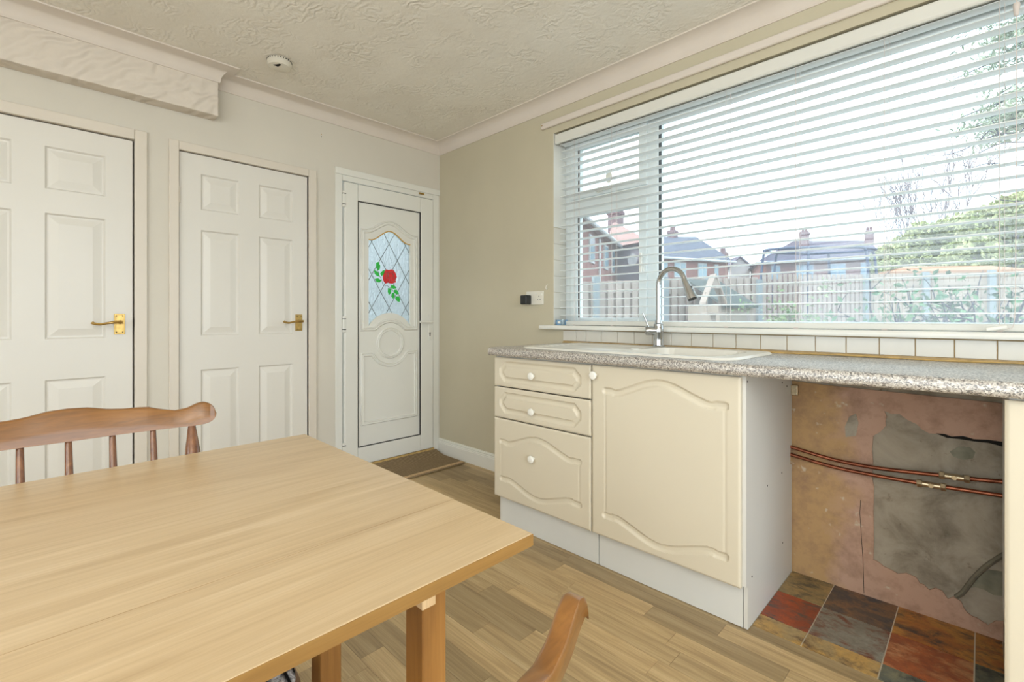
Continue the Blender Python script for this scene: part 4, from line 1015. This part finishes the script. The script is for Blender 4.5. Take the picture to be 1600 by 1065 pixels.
cc = at(1051, 365, dr); h.chimney((cc[0], cc[1]), .55, .7, ZE, at(1051, 360, dr)[2]); cc = at(1129.5, 400, 37); h.chimney((cc[0], cc[1]), .5, .6, ZE - .5, at(1129.5, 394, 37)[2])
# small white gable
A = at(1140, 430, 46); B = at(1172, 430, 46); n = -outn(A, B); zE = at(1150, 416, 46)[2]; zR = at(1156, 403, 46)[2]
h = Block('white_gable_house', 'small white gabled house between the two larger houses', (A.lerp(B, .5)[0], A.lerp(B, .5)[1])); M_ = A.lerp(B, .5)
b = MB(); b.v = [z_(p, z) for p, z in ((A, GZ), (B, GZ), (B, zE), (M_, zR), (A, zE))] + [z_(p + n * 6, z) for p, z in ((A, GZ), (B, GZ), (B, zE), (M_, zR), (A, zE))]
b.f = [(0, 1, 2, 3, 4), (9, 8, 7, 6, 5), (0, 5, 6, 1), (1, 6, 7, 2), (4, 9, 5, 0), (2, 7, 8, 3), (3, 8, 9, 4)]; b.build('wall', MATS['house_white'], h.t)
for s_, e in ((A, -1), (B, 1)):
    d_ = (B - A).normalized() * e * .3; b = MB(); q = [z_(M_ - n * .2, zR + .18), z_(s_ + d_ - n * .2, zE - .1), z_(s_ + d_ + n * 6.2, zE - .1), z_(M_ + n * 6.2, zR + .18)]
    b.add(q + [(x, y, z - .15) for x, y, z in q], [(0, 1, 2, 3), (7, 6, 5, 4), (0, 4, 5, 1), (1, 5, 6, 2), (2, 6, 7, 3), (3, 7, 4, 0)]); b.build('roof_slope', MATS['roof_plum'], h.t)
# plum roofed house behind the trampoline
h, A, B, n, ZE, dr, ZR = hip_house('plum_roof_house', 'brick house with plum-grey roof and two chimneys behind the trampoline', 1188, 1372, (40, 37), 406, 376, 1240, 1358, 8, 'roof_plum', 'brick_red')
for s0, s1 in ((.10, .18), (.32, .47), (.60, .74), (.86, .94)): h.window(A, B, s0, s1, ZE - 1.5, ZE - .35, outn(A, B), 2)
cc = at(1257, 370, dr - 1); h.chimney((cc[0], cc[1]), .6, .7, ZE, at(1257, 362, dr - 1)[2]); cc = at(1358, 370, dr - 1); h.chimney((cc[0], cc[1]), .6, .7, ZE, at(1358, 361, dr - 1)[2])

# --- trampoline with its safety enclosure behind the fence
tc = at(1280, 420, 12.4); tr_ = thing('trampoline', 'round trampoline with dark curved poles and safety net above the fence', 'trampoline', (tc[0], tc[1], GZ)); RT_ = 1.42
ZT = at(1280, 391, 12.4)[2]; ZM = .75
def oval(r, a, z): return (tc[0] + RT[0] * r * math.cos(a) + FW[0] * r * .42 * math.sin(a), tc[1] + RT[1] * r * math.cos(a) + FW[1] * r * .42 * math.sin(a), z)
def circ(r, z, n=36): return [oval(r, 2 * math.pi * k / n, z) for k in range(n + 1)]
MB().tube(circ(RT_, ZT), .035, 8).build('top_ring', MATS['trampoline_dark'], tr_, smooth=True); MB().tube(circ(RT_ + .05, ZM), .03, 8).build('frame_ring', MATS['trampoline_dark'], tr_, smooth=True)
MB().prism([p[:2] for p in circ(RT_ - .2, 0)[:-1]], 'z', ZM, ZM + .01).build('jump_mat', MATS['trampoline_dark'], tr_)
ep = MB(); ia = circ(RT_ - .24, ZM + .06)[:-1]; oa = circ(RT_ + .04, ZM + .06)[:-1]; ep.v = ia + oa + [(x, y, z - .04) for x, y, z in ia + oa]
for k in range(36):
    q = (k + 1) % 36; ep.f += [(k, q, 36 + q, 36 + k), (72 + k, 108 + k, 108 + q, 72 + q), (36 + k, 36 + q, 108 + q, 108 + k), (k, 72 + k, 72 + q, q)]
ep.build('edge_pad', MATS['trampoline_dark'], tr_)
for k in range(6):
    a = 2 * math.pi * (k + .08) / 6
    MB().tube(spline([oval(r, a, z) for r, z in ((RT_ + .07, GZ), (RT_ + .12, ZM), (RT_ + .16, 1.7), (RT_ + .08, ZT - .18), (RT_ - .02, ZT))], 5), .032, 8).build('pole', MATS['trampoline_dark'], tr_, smooth=True)
nt = MB(); n_ = 36
for z in (ZM + .05, ZT - .02): nt.v += circ(RT_ - .06, z, n_)[:-1]
nt.f = [(k, (k + 1) % n_, n_ + (k + 1) % n_, n_ + k) for k in range(n_)]; nt.build('safety_net', MATS['net_haze'], tr_)

# --- shed roof right of the trampoline, low felt roof behind the bird table
s1 = at(1385, 430, 11.6); s2 = at(1600, 424, 10.8)
sh = thing('garden_shed', 'orange timber shed with low sloping roof above the right fence', 'shed', ((s1[0] + s2[0]) / 2, (s1[1] + s2[1]) / 2, GZ)); n = -outn(s1, s2); d_ = (s2 - s1).normalized(); d_.z = 0
zt = at(1450, 424, 11.4)[2]
b = MB(); b.prism([(p[0], p[1]) for p in (s1 + d_ * .3, s2, s2 + n * 2.4, s1 + d_ * .3 + n * 2.4)], 'z', GZ, zt); b.build('wall', MATS['shed_timber'], sh)
b = MB(); q = [z_(s1 - n * .2, zt), z_(s2 - n * .2, zt - .02), z_(s2 + n * 1.2, zt + .2), z_(s1 + n * 1.2 + d_ * .9, zt + .24), z_(s1 + n * 2.6, zt), z_(s2 + n * 2.6, zt)]
b.add(q + [(x, y, z - .06) for x, y, z in q], [(0, 1, 2, 3), (3, 2, 5, 4), (6, 9, 8, 7), (9, 10, 11, 8), (0, 6, 7, 1), (4, 5, 11, 10), (0, 3, 9, 6), (3, 4, 10, 9), (1, 7, 8, 2), (2, 8, 11, 5)]); b.build('roof', MATS['shed_timber'], sh)
f1 = at(1132, 470, 7.6); f2 = at(1185, 470, 7.9); n = -outn(f1, f2)
lr = thing('lean_to', 'low felt-roofed garden store behind the bird table', 'garden store', ((f1[0] + f2[0]) / 2, (f1[1] + f2[1]) / 2, GZ)); zl = at(1158, 471, 7.7)[2]; zh = at(1158, 436, 8.5)[2]
b = MB(); b.prism([(p[0], p[1]) for p in (f1 + n * .1, f2 + n * .1, f2 + n * .8, f1 + n * .8)], 'z', GZ, zl - .04); b.build('wall', MATS['fence_close'], lr)
b = MB(); q = [z_(f1, zl - .06), z_(f2, zl - .06), z_(f2 + n * .85, zh), z_(f1 + n * .85, zh)]; b.add(q + [(x, y, z - .04) for x, y, z in q], [(0, 1, 2, 3), (7, 6, 5, 4), (0, 4, 5, 1), (1, 5, 6, 2), (2, 6, 7, 3), (3, 7, 4, 0)]); b.build('roof', MATS['shed_felt'], lr)

# --- bird table
bc = at(1114, 480, 5.6); bt_ = thing('bird_table', 'pale wooden bird table with a steep pitched roof behind the tap', 'bird table', (bc[0], bc[1], GZ)); w = .19; hz0 = at(1114, 488, 5.6)[2]; hz1 = at(1114, 428, 5.6)[2]; he = at(1114, 472, 5.6)[2]
rx, ry = RT
def lp(a, c, z): return (bc[0] + rx * a + FW[0] * c, bc[1] + ry * a + FW[1] * c, z)
for sg in (-1, 1):
    b = MB(); q = [lp(0, -.09, hz1), lp(sg * .125, -.09, he), lp(sg * .125, .09, he), lp(0, .09, hz1)]; b.add(q + [(x, y, z - .025) for x, y, z in q], [(0, 1, 2, 3), (7, 6, 5, 4), (0, 4, 5, 1), (1, 5, 6, 2), (2, 6, 7, 3), (3, 7, 4, 0)]); b.build('roof_board', MATS['fence_board'], bt_)
b = MB(); b.v = [lp(0, -.08, hz1 - .04), lp(-.06, -.08, he + .16), lp(.06, -.08, he + .16), lp(0, -.06, hz1 - .04), lp(-.06, -.06, he + .16), lp(.06, -.06, he + .16)]; b.f = [(0, 1, 2), (5, 4, 3), (0, 3, 4, 1), (1, 4, 5, 2), (2, 5, 3, 0)]; b.build('gable', MATS['fence_board'], bt_)
for a in (-.08, .08): MB().tube([lp(a, 0, hz0), lp(a, 0, he + .12)], .014, 6).build('roof_post', MATS['fence_board'], bt_)
b = MB(); q = [lp(-.1, -.09, hz0), lp(.1, -.09, hz0), lp(.1, .09, hz0), lp(-.1, .09, hz0)]; b.add(q + [(x, y, z - .03) for x, y, z in q], [(0, 1, 2, 3), (7, 6, 5, 4), (0, 4, 5, 1), (1, 5, 6, 2), (2, 6, 7, 3), (3, 7, 4, 0)]); b.build('tray', MATS['fence_board'], bt_)
MB().tube([lp(0, 0, GZ), lp(0, 0, hz0 - .02)], .035, 8).build('pole', MATS['fence_board'], bt_)

# --- plants
def leaves(pts, size, mat, name, parent, flat=.5):
    n = len(pts); P_ = np.array(pts); a = NP.normal(size=(n, 3)); a /= np.linalg.norm(a, axis=1)[:, None]; c = NP.normal(size=(n, 3)); c -= (a * c).sum(1)[:, None] * a; c /= np.linalg.norm(c, axis=1)[:, None]
    s_ = (size * NP.uniform(.6, 1.3, n))[:, None]; nrm = np.cross(a, c)
    q = np.stack([P_ - a * s_, P_ + c * s_ * flat + nrm * s_ * .12, P_ + a * s_, P_ - c * s_ * flat + nrm * s_ * .12], 1).reshape(-1, 3)
    b = MB(); b.v = [tuple(v) for v in q.tolist()]; b.f = [(4 * i, 4 * i + 1, 4 * i + 2, 4 * i + 3) for i in range(n)]
    me = bpy.data.meshes.new(name); o0 = ORG[parent.name]; me.from_pydata([(x - o0[0], y - o0[1], z - o0[2]) for x, y, z in b.v], [], b.f); me.materials.append(MATS[mat])
    o = bpy.data.objects.new(name, me); COL.objects.link(o); o.parent = parent; ORG[o.name] = o0; o['kind'] = 'stuff'; return o
def blob(c, r, n):
    u = NP.normal(size=(n, 3)); u /= np.linalg.norm(u, axis=1)[:, None]; rad = NP.uniform(.72, 1.03, n)[:, None]
    return np.array(c) + u * rad * np.array(r)
def branch(b, p, d, ln, r, depth, tips, rng, spread=.7, up=.15, rmin=0):
    pts = [p]; q = p; dd = d; r = max(r, rmin)
    for k in range(4):
        dd = (dd + Vector((rng.gauss(0, .12), rng.gauss(0, .12), rng.gauss(0, .1) + up * .2))).normalized(); q = q + dd * ln / 4; pts.append(q)
    b.tube(pts, [r * (1 - .14 * k) for k in range(5)], 6 if depth > 1 else 4, False); tips.append(q)
    if depth:
        for k in range(rng.choice((2, 3))):
            nd = (dd + Vector((rng.gauss(0, spread), rng.gauss(0, spread), rng.gauss(0, spread * .6) + up))).normalized(); s_ = pts[rng.choice((2, 3, 4))]; branch(b, s_, nd, ln * rng.uniform(.6, .85), r * .58, depth - 1, tips, rng, spread, up, rmin)
# large pale hedge-like trees at the right
for lab, dd, blobs in (('broad pale yellow-green tree filling the right side beyond the fence', 17, ((1610, 340, 1.2), (1575, 355, 1.1), (1640, 330, 1.3), (1540, 350, .8), (1560, 395, 1.2), (1620, 400, 1.3), (1670, 380, 1.4), (1520, 400, .9), (1590, 330, .8))),
                       ('lower rounded pale green tree behind the shed, left of the broad one', 19.5, ((1480, 372, .95), (1450, 380, .9), (1420, 392, .85), (1395, 402, .75), (1500, 360, .9), (1470, 410, 1.2), (1420, 420, 1.0), (1385, 425, .6), (1505, 395, 1.0), (1440, 362, .5)))):
    ctr = at(sum(q[0] for q in blobs) / len(blobs), 395, dd); t = thing('garden_tree', lab, 'tree', (ctr[0], ctr[1], GZ), 'pale trees beyond the fence'); rg = random.Random(int(dd)); pts = []; b = MB()
    b.tube([(ctr[0], ctr[1], GZ), (ctr[0] + .05, ctr[1], 1.0), (ctr[0], ctr[1], ctr[2])], [.2, .15, .08], 8)
    for u_, v_, r_ in blobs:
        p = at(u_, v_, dd + rg.uniform(-.5, .8)); pts.append(blob(tuple(p), (r_, r_, r_ * .8), int(1500 * r_ ** 1.6) + 250)); b.tube([(ctr[0], ctr[1], 1.1), tuple(p)], [.06, .02], 5)
    leaves(np.concatenate(pts), .095, 'hedge_leaf', 'foliage', t); b.build('trunk', MATS['bark_pale'], t)
# bare winter tree
c = at(1452, 400, 26); t = thing('bare_tree', 'bare leafless tree rising above the pale foliage', 'tree', (c[0], c[1], GZ)); b = MB(); tips = []; rg = random.Random(5)
for k in range(3): branch(b, Vector((c[0], c[1], GZ)), Vector((rg.gauss(0, .12), rg.gauss(0, .12), 1)), 4.0, .09, 5, tips, rg, .42, .45, .02)
b.build('branches', MATS['bark_pale'], t)
# conifer bough and bare twigs close to the window at the top right
c = at(1690, 120, 6.0); t = thing('conifer', 'green conifer boughs hanging in at the top right', 'tree', (c[0], c[1], GZ)); b = MB(); rg = random.Random(11)
b.tube([(c[0], c[1], GZ), (c[0], c[1], 6.5)], [.16, .05], 8); pts = []
for k in range(80):
    v0 = rg.uniform(-120, 170); p0 = Vector((c[0], c[1], at(1690, v0, 6.0)[2])); ln = rg.uniform(.75, 1.3); an = rg.uniform(2.2, 5.4)
    dr_ = Vector((math.cos(an), math.sin(an), -.12)); p1 = p0 + dr_ * ln + Vector((0, 0, -.12 * ln)); b.tube([p0, p0.lerp(p1, .5) + Vector((0, 0, .05)), p1], [.02, .012, .005], 5)
    for q in range(150):
        s_ = rg.uniform(.15, 1.02); pts.append(tuple(p0.lerp(p1, s_) + Vector((rg.gauss(0, .10), rg.gauss(0, .10), rg.gauss(-.02, .05)))))
b.build('trunk', MATS['bark_dark'], t); leaves(np.array(pts), .055, 'conifer_leaf', 'needles', t, .22)
c = at(1680, 300, 5.2); t = thing('twiggy_shrub', 'thin bare twigs crossing the sky at the right edge', 'shrub', (c[0], c[1], GZ)); b = MB(); tips = []; rg = random.Random(3)
b.tube([(c[0], c[1], GZ), at(1660, 300, 5.2), at(1640, 215, 5.2)], [.03, .016, .008], 6)
for p in ([(1640, 215), (1600, 208), (1560, 210), (1530, 222), (1500, 236), (1470, 243), (1440, 240)], [(1640, 225), (1600, 222), (1565, 224), (1540, 234), (1515, 246), (1490, 240)], [(1560, 210), (1556, 200), (1550, 186)], [(1650, 255), (1600, 258), (1565, 256), (1538, 256), (1520, 261), (1500, 257)], [(1640, 215), (1610, 195), (1596, 205), (1590, 215)], [(1650, 320), (1600, 315), (1565, 312), (1540, 302)], [(1530, 222), (1545, 205), (1560, 212)]):
    b.tube(spline([at(u, v, 5.2) for u, v in p], 4), [0.0085 * (1 - .6 * i / (4 * (len(p) - 1))) for i in range(4 * (len(p) - 1) + 1)], 5)
b.build('branches', MATS['bark_dark'], t)
# leafy shrub before the fence, and the thick-stemmed bush at the right
c = at(1235, 500, 6.2); t = thing('garden_shrub', 'loose pale green shrub in front of the middle fence', 'shrub', (c[0], c[1], GZ)); b = MB(); tips = []; rg = random.Random(21)
for k in range(9): branch(b, Vector((c[0] + rg.gauss(0, .12), c[1] + rg.gauss(0, .12), GZ)), Vector((rg.gauss(0, .25), rg.gauss(0, .25), 1)), .72, .012, 2, tips, rg, .35, .4)
b.build('stems', MATS['bark_pale'], t); pts = [tuple(p + Vector((rg.gauss(0, .06), rg.gauss(0, .06), rg.gauss(0, .06)))) for p in tips for _ in range(9) if p[2] < 1.55]
leaves(np.array(pts), .032, 'shrub_leaf', 'foliage', t)
c = at(1535, 520, 4.6); t = thing('thick_stemmed_bush', 'dark branched bush with blue-green leaves at the right', 'bush', (c[0], c[1], GZ)); b = MB(); tips = []; rg = random.Random(8)
for k in range(11): branch(b, Vector((c[0] + rg.gauss(0, .15), c[1] + rg.gauss(0, .08), GZ)), Vector((rg.gauss(0, .55), rg.gauss(0, .45), 1)), .85, .034, 3, tips, rg, .6, .05)
b.build('stems', MATS['bark_dark'], t); pts = [tuple(p + Vector((rg.gauss(0, .07), rg.gauss(0, .07), rg.gauss(0, .06)))) for p in tips for _ in range(4) if p[2] < 1.52]
leaves(np.array(pts), .040, 'bush_leaf', 'foliage', t)
